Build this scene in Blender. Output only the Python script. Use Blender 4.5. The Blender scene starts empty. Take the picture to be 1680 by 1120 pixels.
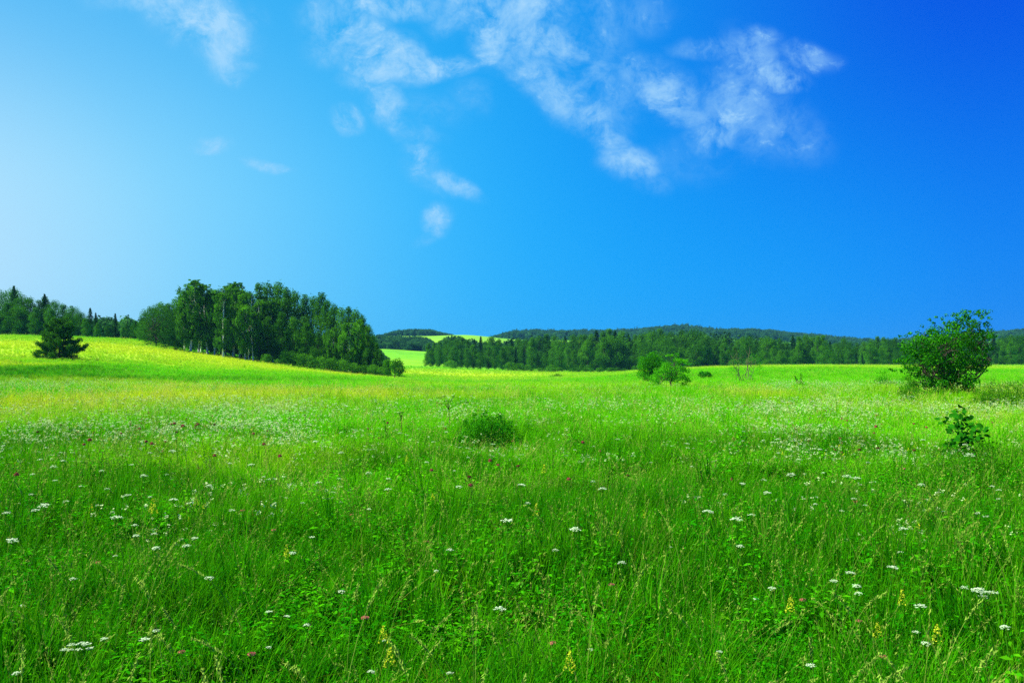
import bpy, math, random
import numpy as np

SEED = 11
rng = np.random.default_rng(SEED)
random.seed(SEED)
S = bpy.context.scene
C = S.collection

# ------------------------------------------------------------------ camera
F, HOR, CZ = 1400.0, 590.0, 2.2        # focal length and horizon in photo pixels, eye height in metres
cd = bpy.data.cameras.new('camera')
cd.sensor_width = 36.0
cd.lens = 36.0 * F / 1680.0
cd.shift_y = (HOR - 560.0) / 1680.0
cd.clip_start = 0.1
cd.clip_end = 20000
cam = bpy.data.objects.new('camera', cd)
cam.location = (0, 0, CZ)
cam.rotation_euler = (math.radians(90), 0, 0)
C.objects.link(cam)
S.camera = cam

# ------------------------------------------------------------------ render settings
S.view_settings.view_transform = 'Standard'
S.view_settings.look = 'None'
S.view_settings.gamma = 1.0
S.view_settings.exposure = 1.1
cy = S.cycles
cy.max_bounces = 6
cy.diffuse_bounces = 3
cy.glossy_bounces = 1
cy.transmission_bounces = 3
cy.volume_bounces = 0
cy.transparent_max_bounces = 8
cy.sample_clamp_indirect = 4.0
cy.use_denoising = False
cy.use_adaptive_sampling = False

# ------------------------------------------------------------------ sun
SUN_EL, SUN_AZ = math.radians(52), math.radians(-98)      # azimuth from the view direction, to the left
ce = math.cos(SUN_EL)
sdir = (ce * math.sin(SUN_AZ), ce * math.cos(SUN_AZ), math.sin(SUN_EL))
sl = bpy.data.lights.new('sun', 'SUN')
sl.energy = 4.6
sl.angle = math.radians(0.5)
sl.color = (1.0, 0.94, 0.82)
sun = bpy.data.objects.new('sun', sl)
from mathutils import Vector, Matrix
sun.rotation_euler = Vector(sdir).to_track_quat('Z', 'Y').to_euler()
sun.location = (-60, 30, 80)
C.objects.link(sun)


# ------------------------------------------------------------------ node helper
class NT:
    def __init__(self, tree):
        self.t = tree
        tree.nodes.clear()

    def n(self, kind, props=None, ins=None):
        nd = self.t.nodes.new(kind)
        for k, v in (props or {}).items():
            setattr(nd, k, v)
        for k, v in (ins or {}).items():
            s = nd.inputs[k]
            if isinstance(v, bpy.types.NodeSocket):
                self.t.links.new(v, s)
            else:
                s.default_value = v
        return nd

    def m(self, op, a, b=None, c=None, clamp=False):
        nd = self.t.nodes.new('ShaderNodeMath')
        nd.operation = op
        nd.use_clamp = clamp
        for i, v in enumerate((a, b, c)):
            if v is None:
                continue
            if isinstance(v, bpy.types.NodeSocket):
                self.t.links.new(v, nd.inputs[i])
            else:
                nd.inputs[i].default_value = v
        return nd.outputs[0]

    def mix(self, f, a, b, blend='MIX'):
        nd = self.t.nodes.new('ShaderNodeMix')
        nd.data_type = 'RGBA'
        nd.blend_type = blend
        for k, v in ((0, f), (6, a), (7, b)):
            if isinstance(v, bpy.types.NodeSocket):
                self.t.links.new(v, nd.inputs[k])
            else:
                nd.inputs[k].default_value = v if k == 0 else (*v[:3], 1)
        return nd.outputs[2]

    def ramp(self, f, stops, interp='LINEAR'):
        nd = self.t.nodes.new('ShaderNodeValToRGB')
        cr = nd.color_ramp
        cr.interpolation = interp
        while len(cr.elements) < len(stops):
            cr.elements.new(0.5)
        for e, (p, c) in zip(cr.elements, stops):
            e.position = p
            e.color = (*c, 1)
        self.t.links.new(f, nd.inputs[0])
        return nd.outputs[0]

    def rng(self, v, a, b, c=0.0, d=1.0, kind='SMOOTHSTEP'):
        nd = self.t.nodes.new('ShaderNodeMapRange')
        nd.interpolation_type = kind
        self.t.links.new(v, nd.inputs[0])
        for i, x in enumerate((a, b, c, d)):
            nd.inputs[i + 1].default_value = x
        return nd.outputs[0]


def lin(r, g, b):
    return tuple(((c / 255) / 12.92 if c <= 10 else (((c / 255) + 0.055) / 1.055) ** 2.4) for c in (r, g, b))


# ------------------------------------------------------------------ sky
W = bpy.data.worlds.new("World")
S.world = W
W.use_nodes = True
w = NT(W.node_tree)
tc = w.n('ShaderNodeTexCoord').outputs['Generated']
sky = w.n('ShaderNodeTexSky', dict(sky_type='NISHITA', sun_disc=False))
sky.sun_elevation = SUN_EL
sky.sun_rotation = SUN_AZ
sky.air_density = 1.0
sky.dust_density = 0.6
sky.ozone_density = 3.0
SKY_STRENGTH = 0.1
gl = Vector((-0.67 * 1.25, 1.0, 0.07)).normalized()          # the pale, sun-side part of the horizon
dp = w.n('ShaderNodeVectorMath', dict(operation='DOT_PRODUCT'), {0: tc, 1: gl}).outputs['Value']
ang = w.m('ARCCOSINE', dp)                                      # radians away from it
k = 1 / 1.6
grad = w.ramp(w.m('MULTIPLY', ang, k), [
    (0.00, lin(202, 232, 255)), (0.10, lin(182, 228, 255)), (0.21, lin(130, 216, 255)), (0.36, lin(48, 187, 255)),
    (0.50, lin(10, 168, 254)), (0.64, lin(2, 155, 252)), (0.74, lin(0, 142, 250)), (1.0, lin(0, 105, 235))], 'B_SPLINE')
sep = w.n('ShaderNodeSeparateXYZ', None, {0: tc})
X, Y, Z = sep.outputs
# deeper blue overhead on the side away from the sun
up = w.rng(Z, 0.02, 0.42)
side = w.rng(ang, 0.5, 1.25)
deep = w.m('MULTIPLY', up, side)
grad = w.mix(w.m('MULTIPLY', deep, 0.97), grad, lin(0, 76, 226))
up2 = w.m('MULTIPLY', w.rng(Z, 0.16, 0.42), w.m('SUBTRACT', 1.0, side))
grad = w.mix(w.m('MULTIPLY', up2, 0.62), grad, lin(30, 164, 240))
# clouds, laid out by direction on the dome
ys = w.m('MAXIMUM', Y, 0.05)
u = w.m('DIVIDE', X, ys)
v = w.m('DIVIDE', Z, ys)
P = w.n('ShaderNodeCombineXYZ', None, {0: u, 1: v}).outputs[0]
warp = w.n('ShaderNodeTexNoise', None, {'Vector': P, 'Scale': 8.0, 'Detail': 5.0, 'Roughness': 0.55})
wv = w.n('ShaderNodeVectorMath', dict(operation='SUBTRACT'), {0: warp.outputs['Color'], 1: (0.5, 0.5, 0.5)}).outputs[0]
wv = w.n('ShaderNodeVectorMath', dict(operation='SCALE'), {0: wv, 'Scale': 0.055}).outputs[0]
PW = w.n('ShaderNodeVectorMath', dict(operation='ADD'), {0: P, 1: wv}).outputs[0]
CL = [  # px, py, rx, ry, angle (deg, clockwise in the picture), strength
    (325, 35, 76, 44, 25, 1.2), (270, 8, 80, 20, 12, .85), (365, 80, 34, 30, 60, .95), (210, -10, 60, 24, 0, .6), (375, 120, 24, 16, 0, .6), (400, 98, 20, 14, 0, .5), (415, 20, 26, 20, 0, .35),
    (635, 92, 62, 34, 5, 1.25), (715, 108, 56, 20, -5, 1.05), (585, 45, 56, 44, 35, .75), (545, 25, 50, 40, 0, .6), (630, 5, 80, 22, 0, .95), (545, 75, 46, 30, 0, .55), (600, 130, 40, 20, 0, .5),
    (642, 168, 26, 30, 80, .85), (568, 193, 26, 19, 0, 1.05), (350, 234, 34, 15, 0, .75), (450, 273, 36, 10, 20, .85), (742, 302, 42, 15, 25, .95), (640, 150, 26, 18, 0, .7), (655, 195, 20, 16, 0, .6), (690, 250, 30, 16, 30, .6), (700, 285, 46, 24, 30, .45),
    (714, 364, 26, 22, 100, .8), (700, 395, 30, 12, -30, .4), (685, 218, 40, 18, 20, .45), (700, 180, 60, 30, 20, .35), (775, 165, 40, 30, 40, .35),
    (802, 28, 34, 60, 0, 1.05), (760, 5, 60, 26, -30, .7), (870, 15, 60, 30, 0, .9), (890, 60, 60, 26, 15, .9), (850, 85, 50, 40, 0, .6), (930, 70, 40, 24, 30, .8), (980, 40, 60, 60, 0, .45), (1050, 20, 60, 30, 0, .4),
    (880, 120, 50, 34, 20, .75), (920, 150, 60, 34, 40, .75), (960, 120, 60, 40, 0, .55), (975, 195, 50, 30, 45, .75), (1005, 225, 36, 20, 45, .7), (1030, 265, 44, 26, 10, .9), (1000, 165, 60, 50, 0, .45), (1060, 300, 40, 20, 0, .4),
    (1115, 145, 52, 32, 25, .95), (1150, 180, 60, 26, 20, .6), (1075, 110, 50, 30, 0, .6), (1290, 132, 52, 20, 12, 1.0), (1255, 100, 56, 32, 50, .7), (1190, 82, 60, 14, 5, .65), (1255, 65, 36, 20, 0, .65), (1340, 95, 50, 24, 10, .6),
    (1225, 170, 60, 60, 0, .65), (1195, 215, 44, 28, -20, .8), (1280, 210, 70, 50, 0, .5), (1340, 240, 50, 34, 0, .4), (1150, 260, 90, 40, 0, .3),
]
tot = None
for (px, py, rx, ry, a, st) in CL:
    if px > 1060 and py > 40:
        px, st = px - 22, st * .88
    mp = w.n('ShaderNodeMapping', dict(vector_type='TEXTURE'), {
        'Vector': PW, 'Location': ((px - 840) / F, (HOR - py) / F, 0), 'Rotation': (0, 0, -math.radians(a)),
        'Scale': (rx * 2.05 / F, ry * 2.2 / F, 1)}).outputs[0]
    ln = w.n('ShaderNodeVectorMath', dict(operation='LENGTH'), {0: mp}).outputs['Value']
    b = w.rng(ln, 0.0, 1.0, st, 0.0, 'SMOOTHERSTEP')
    tot = b if tot is None else w.m('MAXIMUM', tot, b)
n1 = w.n('ShaderNodeTexNoise', None, {'Vector': PW, 'Scale': 19.0, 'Detail': 12.0, 'Roughness': 0.70, 'Distortion': 0.25}).outputs[0]
strk = w.n('ShaderNodeMapping', None, {'Vector': PW, 'Rotation': (0, 0, math.radians(40)), 'Scale': (24.0, 44.0, 1)}).outputs[0]
n2 = w.n('ShaderNodeTexNoise', None, {'Vector': strk, 'Scale': 1.0, 'Detail': 8.0, 'Roughness': 0.68, 'Distortion': 0.15}).outputs[0]
nn = w.m('ADD', w.m('MULTIPLY', n1, 0.6), w.m('MULTIPLY', n2, 0.4))
nf = w.m('MULTIPLY', w.m('SUBTRACT', nn, 0.5), 9.5)
raw = w.m('ADD', w.m('MULTIPLY', tot, 1.45), w.m('SUBTRACT', nf, 0.62))
cov = w.m('MULTIPLY', w.rng(raw, 0.0, 1.7, kind='LINEAR'), w.rng(tot, 0.02, 0.5))
soft = w.m('MULTIPLY', w.m('MULTIPLY', w.rng(tot, 0.02, 0.95), 0.52), w.rng(n1, 0.3, 0.68))
cov = w.m('MAXIMUM', w.m('MULTIPLY', cov, 0.55), soft)
front = w.rng(Y, 0.06, 0.3)
cov = w.m('MULTIPLY', cov, front)
grad = w.mix(w.m('MULTIPLY', cov, 1.25, clamp=True), grad, lin(88, 196, 255))
grad = w.mix(w.m('MULTIPLY', w.m('POWER', cov, 1.25), 1.12, clamp=True), grad, lin(208, 236, 255))
lp = w.rng(Z, -0.25, -0.02)
grad = w.mix(lp, (0.03, 0.09, 0.03), grad)
gain = 1.0 / (2 ** S.view_settings.exposure) / SKY_STRENGTH
vm = w.n('ShaderNodeVectorMath', dict(operation='SCALE'), {0: grad, 'Scale': gain}).outputs[0]
fin = w.mix(0.005, vm, sky.outputs[0])
bg = w.n('ShaderNodeBackground', None, {'Color': fin, 'Strength': SKY_STRENGTH})
w.n('ShaderNodeOutputWorld', None, {0: bg.outputs[0]})
W.cycles.sampling_method = 'MANUAL'
W.cycles.sample_map_resolution = 256


# ------------------------------------------------------------------ object helpers
def tag(o, label=None, cat=None, group=None, kind=None):
    if label: o['label'] = label
    if cat: o['category'] = cat
    if group: o['group'] = group
    if kind: o['kind'] = kind
    return o


def empty(name, loc, rz=0.0, scale=1.0):
    o = bpy.data.objects.new(name, None)
    o.empty_display_size = 0.3
    o.location = loc
    o.rotation_euler = (0, 0, rz)
    o.scale = (scale,) * 3 if not isinstance(scale, tuple) else scale
    C.objects.link(o)
    return o


class MB:
    """collects quads with a tone value per vertex and a material slot per face"""
    def __init__(self):
        self.v, self.q, self.t, self.mi, self.n = [], [], [], [], 0

    def add(self, v, q, tone=0.5, mi=0):
        v = np.asarray(v, float).reshape(-1, 3)
        q = np.asarray(q, int).reshape(-1, 4)
        self.v.append(v)
        self.q.append(q + self.n)
        tt = np.empty(len(v)); tt[:] = tone
        self.t.append(tt)
        self.mi.append(np.full(len(q), mi))
        self.n += len(v)

    def tube(self, pts, rad, ns=6, tone=0.5, mi=0):
        pts = np.asarray(pts, float)
        rad = np.broadcast_to(np.asarray(rad, float), (len(pts),))
        vs = []
        ref = np.array([0.3, 1.0, 0.2])
        for i, p in enumerate(pts):
            d = pts[min(i + 1, len(pts) - 1)] - pts[max(i - 1, 0)]
            d = d / (np.linalg.norm(d) + 1e-9)
            a = np.cross(d, ref); a /= np.linalg.norm(a) + 1e-9
            b = np.cross(d, a)
            th = np.arange(ns) * 2 * math.pi / ns
            vs.append(p + rad[i] * (np.cos(th)[:, None] * a + np.sin(th)[:, None] * b))
        q = []
        for i in range(len(pts) - 1):
            for j in range(ns):
                k2 = (j + 1) % ns
                q.append((i * ns + j, i * ns + k2, (i + 1) * ns + k2, (i + 1) * ns + j))
        self.add(np.concatenate(vs), q, tone, mi)

    def leaves(self, c, size, bias=None, spread=0.9, asp=0.5, tone=0.5, along=None, mi=0, R=None):
        """diamond leaves: centres c, half length size, normals about bias"""
        R = R or rng
        c = np.asarray(c, float)
        n = len(c)
        size = np.broadcast_to(np.asarray(size, float), (n,))[:, None]
        nr = R.normal(size=(n, 3))
        nr /= np.linalg.norm(nr, axis=1)[:, None]
        nn_ = nr * spread + (0 if bias is None else np.asarray(bias, float))
        nn_ /= np.linalg.norm(nn_, axis=1)[:, None] + 1e-9
        t = R.normal(size=(n, 3)) if along is None else np.asarray(along, float) + R.normal(size=(n, 3)) * 0.15
        a = np.cross(nn_, np.cross(t, nn_)) if along is not None else np.cross(nn_, t)
        a /= np.linalg.norm(a, axis=1)[:, None] + 1e-9
        b = np.cross(nn_, a)
        v = np.stack([c - a * size, c - b * size * asp + a * size * 0.1, c + a * size, c + b * size * asp + a * size * 0.1], axis=1)
        v[:, 1] += nn_ * size * 0.18
        v[:, 3] += nn_ * size * 0.18
        q = np.arange(4 * n).reshape(n, 4)
        tt = np.repeat(np.broadcast_to(np.asarray(tone, float), (n,)), 4)
        self.add(v.reshape(-1, 3), q, tt, mi)

    def mesh(self, name, mats):
        V = np.concatenate(self.v); Q = np.concatenate(self.q)
        me = bpy.data.meshes.new(name)
        me.vertices.add(len(V)); me.vertices.foreach_set('co', V.astype(np.float32).ravel())
        me.loops.add(len(Q) * 4); me.loops.foreach_set('vertex_index', Q.astype(np.int32).ravel())
        me.polygons.add(len(Q))
        me.polygons.foreach_set('loop_start', (np.arange(len(Q)) * 4).astype(np.int32))
        me.polygons.foreach_set('material_index', np.concatenate(self.mi).astype(np.int32))
        me.update(calc_edges=True)
        at = me.attributes.new('tone', 'FLOAT', 'POINT')
        at.data.foreach_set('value', np.concatenate(self.t).astype(np.float32))
        for m_ in (mats if isinstance(mats, (list, tuple)) else [mats]):
            me.materials.append(m_)
        return me

    def build(self, name, mats, parent=None):
        o = bpy.data.objects.new(name, self.mesh(name, mats))
        C.objects.link(o)
        o.parent = parent
        return o


def copy_tree(o, loc, rz, scale, label=None, group=None):
    r = o.copy(); C.objects.link(r)
    r.location = loc; r.rotation_euler = (0, 0, rz)
    r.scale = (scale,) * 3 if not isinstance(scale, tuple) else scale
    if label: r['label'] = label
    if group: r['group'] = group
    for ch in list(o.children):
        c = ch.copy(); C.objects.link(c); c.parent = r
    return r


# ------------------------------------------------------------------ terrain height
def ss(x):
    x = np.clip(x, 0, 1)
    return x * x * (3 - 2 * x)


def zy(D, y):
    return CZ + (HOR - y) * D / F


Dk = np.array([1, 45, 62, 85, 110, 150, 185, 205, 240, 290, 350, 450, 600, 700, 900, 1100, 1300, 1600, 2000, 3000, 9000.])
COLS = {   # photo column: (distance, 'y' picture row or 'z' metres)
    -500: [(62, 'z', .3), (85, 'z', 1.2), (110, 'y', 588), (150, 'y', 563), (185, 'y', 550), (205, 'y', 547), (240, 'z', 8.6), (350, 'z', 9), (700, 'z', 14), (1300, 'z', 34), (2000, 'z', 40), (9000, 'z', 60)],
    0: [(62, 'y', 638), (85, 'y', 610), (110, 'y', 590), (150, 'y', 566), (185, 'y', 553), (205, 'y', 549), (240, 'z', 8.3), (350, 'z', 8.5), (700, 'z', 13), (1300, 'z', 34), (2000, 'z', 40), (9000, 'z', 60)],
    110: [(62, 'y', 639), (85, 'y', 611), (110, 'y', 591), (150, 'y', 567), (185, 'y', 555), (205, 'y', 552), (240, 'z', 8), (350, 'z', 8), (700, 'z', 13), (1300, 'z', 34), (2000, 'z', 40), (9000, 'z', 60)],
    230: [(62, 'y', 640), (85, 'y', 617), (110, 'y', 600), (150, 'y', 579), (185, 'y', 563), (205, 'y', 557), (240, 'z', 7.2), (350, 'z', 7), (700, 'z', 12), (1300, 'z', 34), (2000, 'z', 40), (9000, 'z', 60)],
    300: [(62, 'y', 641), (85, 'y', 623), (110, 'y', 607), (150, 'y', 589), (185, 'y', 577), (205, 'y', 572), (240, 'z', 5.3), (350, 'z', 5), (700, 'z', 12), (1300, 'z', 34), (2000, 'z', 40), (9000, 'z', 60)],
    420: [(62, 'y', 642), (85, 'y', 626), (110, 'y', 614), (150, 'y', 602), (185, 'y', 593), (205, 'y', 590), (240, 'z', 2.6), (350, 'z', 3), (700, 'z', 11), (1300, 'z', 34), (2000, 'z', 40), (9000, 'z', 60)],
    560: [(62, 'y', 642), (85, 'y', 630), (110, 'y', 622), (150, 'y', 616), (185, 'y', 612), (205, 'y', 610), (240, 'z', 0), (350, 'z', 1), (600, 'z', 9), (700, 'z', 9.5), (1300, 'z', 35), (2000, 'z', 40), (9000, 'z', 60)],
    630: [(62, 'y', 642), (85, 'y', 632), (110, 'y', 626), (150, 'y', 621), (185, 'y', 618), (240, 'y', 611), (350, 'y', 600), (450, 'y', 588), (600, 'y', 572), (700, 'y', 572), (900, 'y', 569), (1100, 'y', 553), (1300, 'y', 550), (1600, 'z', 40), (2000, 'z', 38), (9000, 'z', 60)],
    700: [(62, 'y', 642), (85, 'y', 633), (110, 'y', 628), (150, 'y', 626), (185, 'y', 623), (240, 'y', 614), (350, 'y', 601), (450, 'y', 591), (600, 'y', 579), (700, 'y', 576), (900, 'y', 570), (1100, 'y', 554), (1300, 'y', 550), (1600, 'z', 40), (2000, 'z', 38), (9000, 'z', 60)],
    770: [(62, 'y', 642), (85, 'y', 634), (110, 'y', 629), (150, 'z', -2.2), (185, 'y', 628), (240, 'y', 618), (350, 'y', 605), (450, 'y', 596), (700, 'y', 576), (900, 'y', 569), (1100, 'y', 552), (1300, 'y', 547.5), (1600, 'z', 46), (2000, 'z', 50), (9000, 'z', 60)],
    840: [(62, 'y', 642), (85, 'y', 633), (110, 'y', 628), (150, 'z', -2.2), (185, 'y', 627), (240, 'y', 618), (350, 'y', 607), (450, 'z', -1), (700, 'y', 585), (1100, 'y', 566), (1600, 'y', 553), (2000, 'y', 550), (3000, 'z', 50), (9000, 'z', 60)],
    1000: [(62, 'y', 642), (85, 'y', 632), (110, 'y', 624), (185, 'y', 617), (240, 'y', 614), (350, 'y', 611), (450, 'z', -2), (700, 'y', 588), (1100, 'y', 570), (1600, 'y', 554), (2000, 'y', 549), (3000, 'z', 50), (9000, 'z', 60)],
    1055: [(62, 'y', 641), (85, 'y', 628), (110, 'y', 620), (185, 'y', 610), (240, 'y', 609), (350, 'y', 607), (450, 'z', -2), (700, 'y', 588), (1100, 'y', 568), (1600, 'y', 552), (2000, 'y', 546), (3000, 'z', 50), (9000, 'z', 60)],
    1110: [(62, 'y', 640), (85, 'y', 626), (110, 'y', 617), (185, 'y', 607), (240, 'y', 606), (350, 'y', 605), (450, 'z', -1), (700, 'y', 588), (1100, 'y', 564), (1600, 'y', 546), (2000, 'y', 538), (3000, 'z', 60), (9000, 'z', 60)],
    1170: [(62, 'y', 639), (85, 'y', 625), (110, 'y', 615), (185, 'y', 604), (240, 'y', 603), (350, 'z', -1), (450, 'z', -1), (700, 'y', 588), (1100, 'y', 568), (1600, 'y', 552), (2000, 'y', 546), (3000, 'z', 60), (9000, 'z', 60)],
    1250: [(62, 'y', 639), (85, 'y', 624), (110, 'y', 614), (185, 'y', 603), (240, 'y', 601), (350, 'z', -.6), (450, 'z', -1), (700, 'y', 588), (1100, 'y', 570), (1600, 'y', 553), (2000, 'y', 547), (3000, 'z', 60), (9000, 'z', 60)],
    1340: [(62, 'y', 640), (85, 'y', 625), (110, 'y', 614), (185, 'y', 602), (240, 'y', 600), (350, 'z', -.4), (450, 'z', -1), (700, 'y', 588), (1100, 'y', 576), (1600, 'y', 561), (2000, 'y', 556), (3000, 'z', 60), (9000, 'z', 60)],
    1440: [(62, 'y', 640), (85, 'y', 625), (110, 'y', 615), (185, 'y', 603), (240, 'y', 601), (350, 'z', -.4), (450, 'z', -1), (700, 'y', 588), (1100, 'y', 580), (1600, 'y', 570), (2000, 'y', 566), (3000, 'z', 30), (9000, 'z', 60)],
    1560: [(62, 'y', 641), (85, 'y', 627), (110, 'y', 616), (185, 'y', 604), (240, 'y', 601), (350, 'z', -.4), (450, 'z', -1), (700, 'y', 588), (1100, 'y', 576), (1600, 'y', 562), (2000, 'y', 556), (3000, 'z', 40), (9000, 'z', 60)],
    1680: [(62, 'y', 642), (85, 'y', 628), (110, 'y', 617), (185, 'y', 604), (240, 'y', 601), (350, 'z', -.4), (450, 'z', -1), (700, 'y', 586), (1100, 'y', 566), (1600, 'y', 551), (2000, 'y', 546), (3000, 'z', 60), (9000, 'z', 60)],
    2200: [(62, 'y', 642), (85, 'y', 628), (110, 'y', 617), (185, 'y', 604), (240, 'y', 601), (350, 'z', -.4), (450, 'z', -1), (700, 'y', 586), (1100, 'y', 566), (1600, 'y', 551), (2000, 'y', 546), (3000, 'z', 60), (9000, 'z', 60)],
}
cx = np.array(sorted(COLS))
LK = np.log(Dk)
tab = []
for c_ in cx:
    pts_ = [(1, 0.0), (45, 0.0)] + [(D, zy(D, q) if t == 'y' else q) for (D, t, q) in COLS[int(c_)]]
    tab.append(np.interp(LK, [math.log(p[0]) for p in pts_], [p[1] for p in pts_]))
tab = np.array(tab)
# fine table, smoothed along distance so no crease shows
LF = np.linspace(0, math.log(9000), 700)
tabf = np.array([np.interp(LF, LK, r) for r in tab])
ker = np.exp(-0.5 * (np.arange(-14, 15) / 4.5) ** 2); ker /= ker.sum()
tabf = np.array([np.convolve(np.pad(r, 14, mode='edge'), ker, mode='valid') for r in tabf])
cxf = np.linspace(cx[0], cx[-1], 541)
tabf = np.array([np.interp(cxf, cx, tabf[:, j]) for j in range(tabf.shape[1])]).T
ker2 = np.exp(-0.5 * (np.arange(-8, 9) / 3.0) ** 2); ker2 /= ker2.sum()
tabf = np.array([np.convolve(np.pad(tabf[:, j], 8, mode='edge'), ker2, mode='valid') for j in range(tabf.shape[1])]).T


def height(x, y):
    x = np.asarray(x, float); y = np.asarray(y, float)
    a = np.arctan2(x, y)
    r = np.hypot(x, y)
    lim = math.atan(1.0)
    ac = np.clip(a, -lim, lim)
    D = np.maximum(r * np.cos(ac), 1.0)
    px = np.clip(840 + F * np.tan(ac), cxf[0], cxf[-1])
    fi = (px - cxf[0]) / (cxf[1] - cxf[0])
    fj = np.log(D) / (LF[1] - LF[0])
    i = np.clip(fi.astype(int), 0, len(cxf) - 2); j = np.clip(fj.astype(int), 0, len(LF) - 2)
    fi = fi - i; fj = np.clip(fj - j, 0, 1)
    z = (tabf[i, j] * (1 - fi) + tabf[i + 1, j] * fi) * (1 - fj) + (tabf[i, j + 1] * (1 - fi) + tabf[i + 1, j + 1] * fi) * fj
    wgt = 1 - ss((np.abs(a) - 0.9) / 1.5)
    bump = 0.05 * np.sin(x * 0.9 + 1.3 * np.sin(y * 0.4)) * np.sin(y * 0.7 + x * 0.2) + 0.12 * np.sin(x * 0.11 + 2) * np.sin(y * 0.09)
    bump = bump * ss((D - 3) / 10) * (1 - ss((D - 60) / 60) * 0.5)
    return z * wgt + bump


def at(px, D):
    x = (px - 840) / F * D
    return (x, D, float(height(x, D)))


# colour of the vegetation by place: (x, y, rx, ry, strength) yellow flowering / dry patches
YEL = [(-9, 33, 4, 4, .35), (-15, 24, 3.5, 2.5, .4), (-22, 60, 7, 6, .45), (-34, 68, 9, 6, .4), (8, 66, 10, 5, .4), (-2, 78, 12, 6, .35), (-48, 120, 14, 9, .5), (-70, 128, 40, 22, .55), (-74, 142, 44, 24, .7), (-15.5, 43, 7, 11, 1.0), (-11, 45, 4, 9, .9), (-18.5, 33, 5, 5, .9), (-16.5, 28.5, 4, 3, .75), (-5, 46, 7, 6, .5), (3, 50, 8, 6, .25),
       (-84, 150, 45, 22, .85), (-66, 160, 26, 20, 1.0), (-52, 158, 18, 16, 1.0), (-40, 163, 14, 12, .9), (-96, 186, 40, 10, .5), (-60, 99, 8, 6, .7), (-72, 108, 8, 8, .5),
       (-12, 262, 30, 55, .62), (14, 290, 22, 40, .5), (-25, 250, 12, 30, .6), (40, 300, 30, 30, .4), (-55, 400, 30, 60, .2), (10.5, 41, 2.2, 4, .7), (-4.7, 16, 2.4, 2.0, .25),
       (75, 195, 80, 34, .45), (30, 44, 12, 9, .4), (17, 32, 7, 7, .3), (-90, 900, 300, 240, .25), (-60, 1180, 260, 160, .2)]


def hash_noise(x, y, s, seed=0):
    x = x / s + seed * 17.3; y = y / s + seed * 9.1
    xi = np.floor(x); yi = np.floor(y)
    fx = ss(x - xi); fy = ss(y - yi)
    def h(a, b):
        q = np.sin(a * 127.1 + b * 311.7 + seed * 74.7) * 43758.5453
        return q - np.floor(q)
    return (h(xi, yi) * (1 - fx) + h(xi + 1, yi) * fx) * (1 - fy) + (h(xi, yi + 1) * (1 - fx) + h(xi + 1, yi + 1) * fx) * fy


def yellowness(x, y):
    x = np.asarray(x, float); y = np.asarray(y, float)
    wx = x + (hash_noise(x, y, 5, 1) - .5) * 7 * np.clip(y / 45, .3, 3)
    wy = y + (hash_noise(x, y, 6, 2) - .5) * 7 * np.clip(y / 45, .3, 5)
    t = np.zeros_like(x)
    for (a, b, rx, ry, s) in YEL:
        d = ((wx - a) / rx) ** 2 + ((wy - b) / ry) ** 2
        t = np.maximum(t, s * 1.15 * np.exp(-d ** 1.6 * 0.6))
    far = ss((y - 120) / 120)
    return np.clip(t * (0.72 + 0.5 * hash_noise(x, y, 2.3, 3) * (1 - far) + far * (.7 * hash_noise(x, y, 22, 14) + .4 * hash_noise(x, y, 7, 15) - .25)), 0, 1)


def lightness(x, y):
    """0 dark grass near the camera, foreground and corner shade painted in, 1 short light grass in the middle distance"""
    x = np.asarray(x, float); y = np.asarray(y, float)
    b = 0.22 + 0.78 * ss((y - 7.5) / 22)  # darker towards the camera: self-shading of the tall grass put into its colour
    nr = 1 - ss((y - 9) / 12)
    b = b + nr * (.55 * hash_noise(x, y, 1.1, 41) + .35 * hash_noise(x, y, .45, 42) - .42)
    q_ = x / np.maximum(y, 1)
    b = b - 0.32 * ss((q_ - 0.04) / .3) * (1 - ss((y - 10) / 12)) - 0.28 * ss((-q_ - 0.25) / .25) * (1 - ss((y - 7.5) / 6))  # shade of the lower right and left corners painted into the grass colour
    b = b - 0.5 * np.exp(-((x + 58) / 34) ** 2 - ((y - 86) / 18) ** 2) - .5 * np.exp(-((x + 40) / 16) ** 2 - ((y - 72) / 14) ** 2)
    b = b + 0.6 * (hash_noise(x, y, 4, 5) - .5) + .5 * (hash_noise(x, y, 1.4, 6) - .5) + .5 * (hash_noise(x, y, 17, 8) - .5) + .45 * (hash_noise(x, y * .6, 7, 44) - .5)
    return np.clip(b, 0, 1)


# ------------------------------------------------------------------ materials
def mat_new(name):
    m_ = bpy.data.materials.new(name)
    m_.use_nodes = True
    return m_, NT(m_.node_tree)


def leaf_shader(t, col, trans=0.35, rough=0.55, spec=0.25, tcol=None):
    d = t.n('ShaderNodeBsdfDiffuse', None, {'Color': col})
    tr = t.n('ShaderNodeBsdfTranslucent', None, {'Color': tcol if tcol is not None else col})
    mx = t.n('ShaderNodeMixShader', None, {0: trans, 1: d.outputs[0], 2: tr.outputs[0]})
    t.n('ShaderNodeOutputMaterial', None, {0: mx.outputs[0]})


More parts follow.
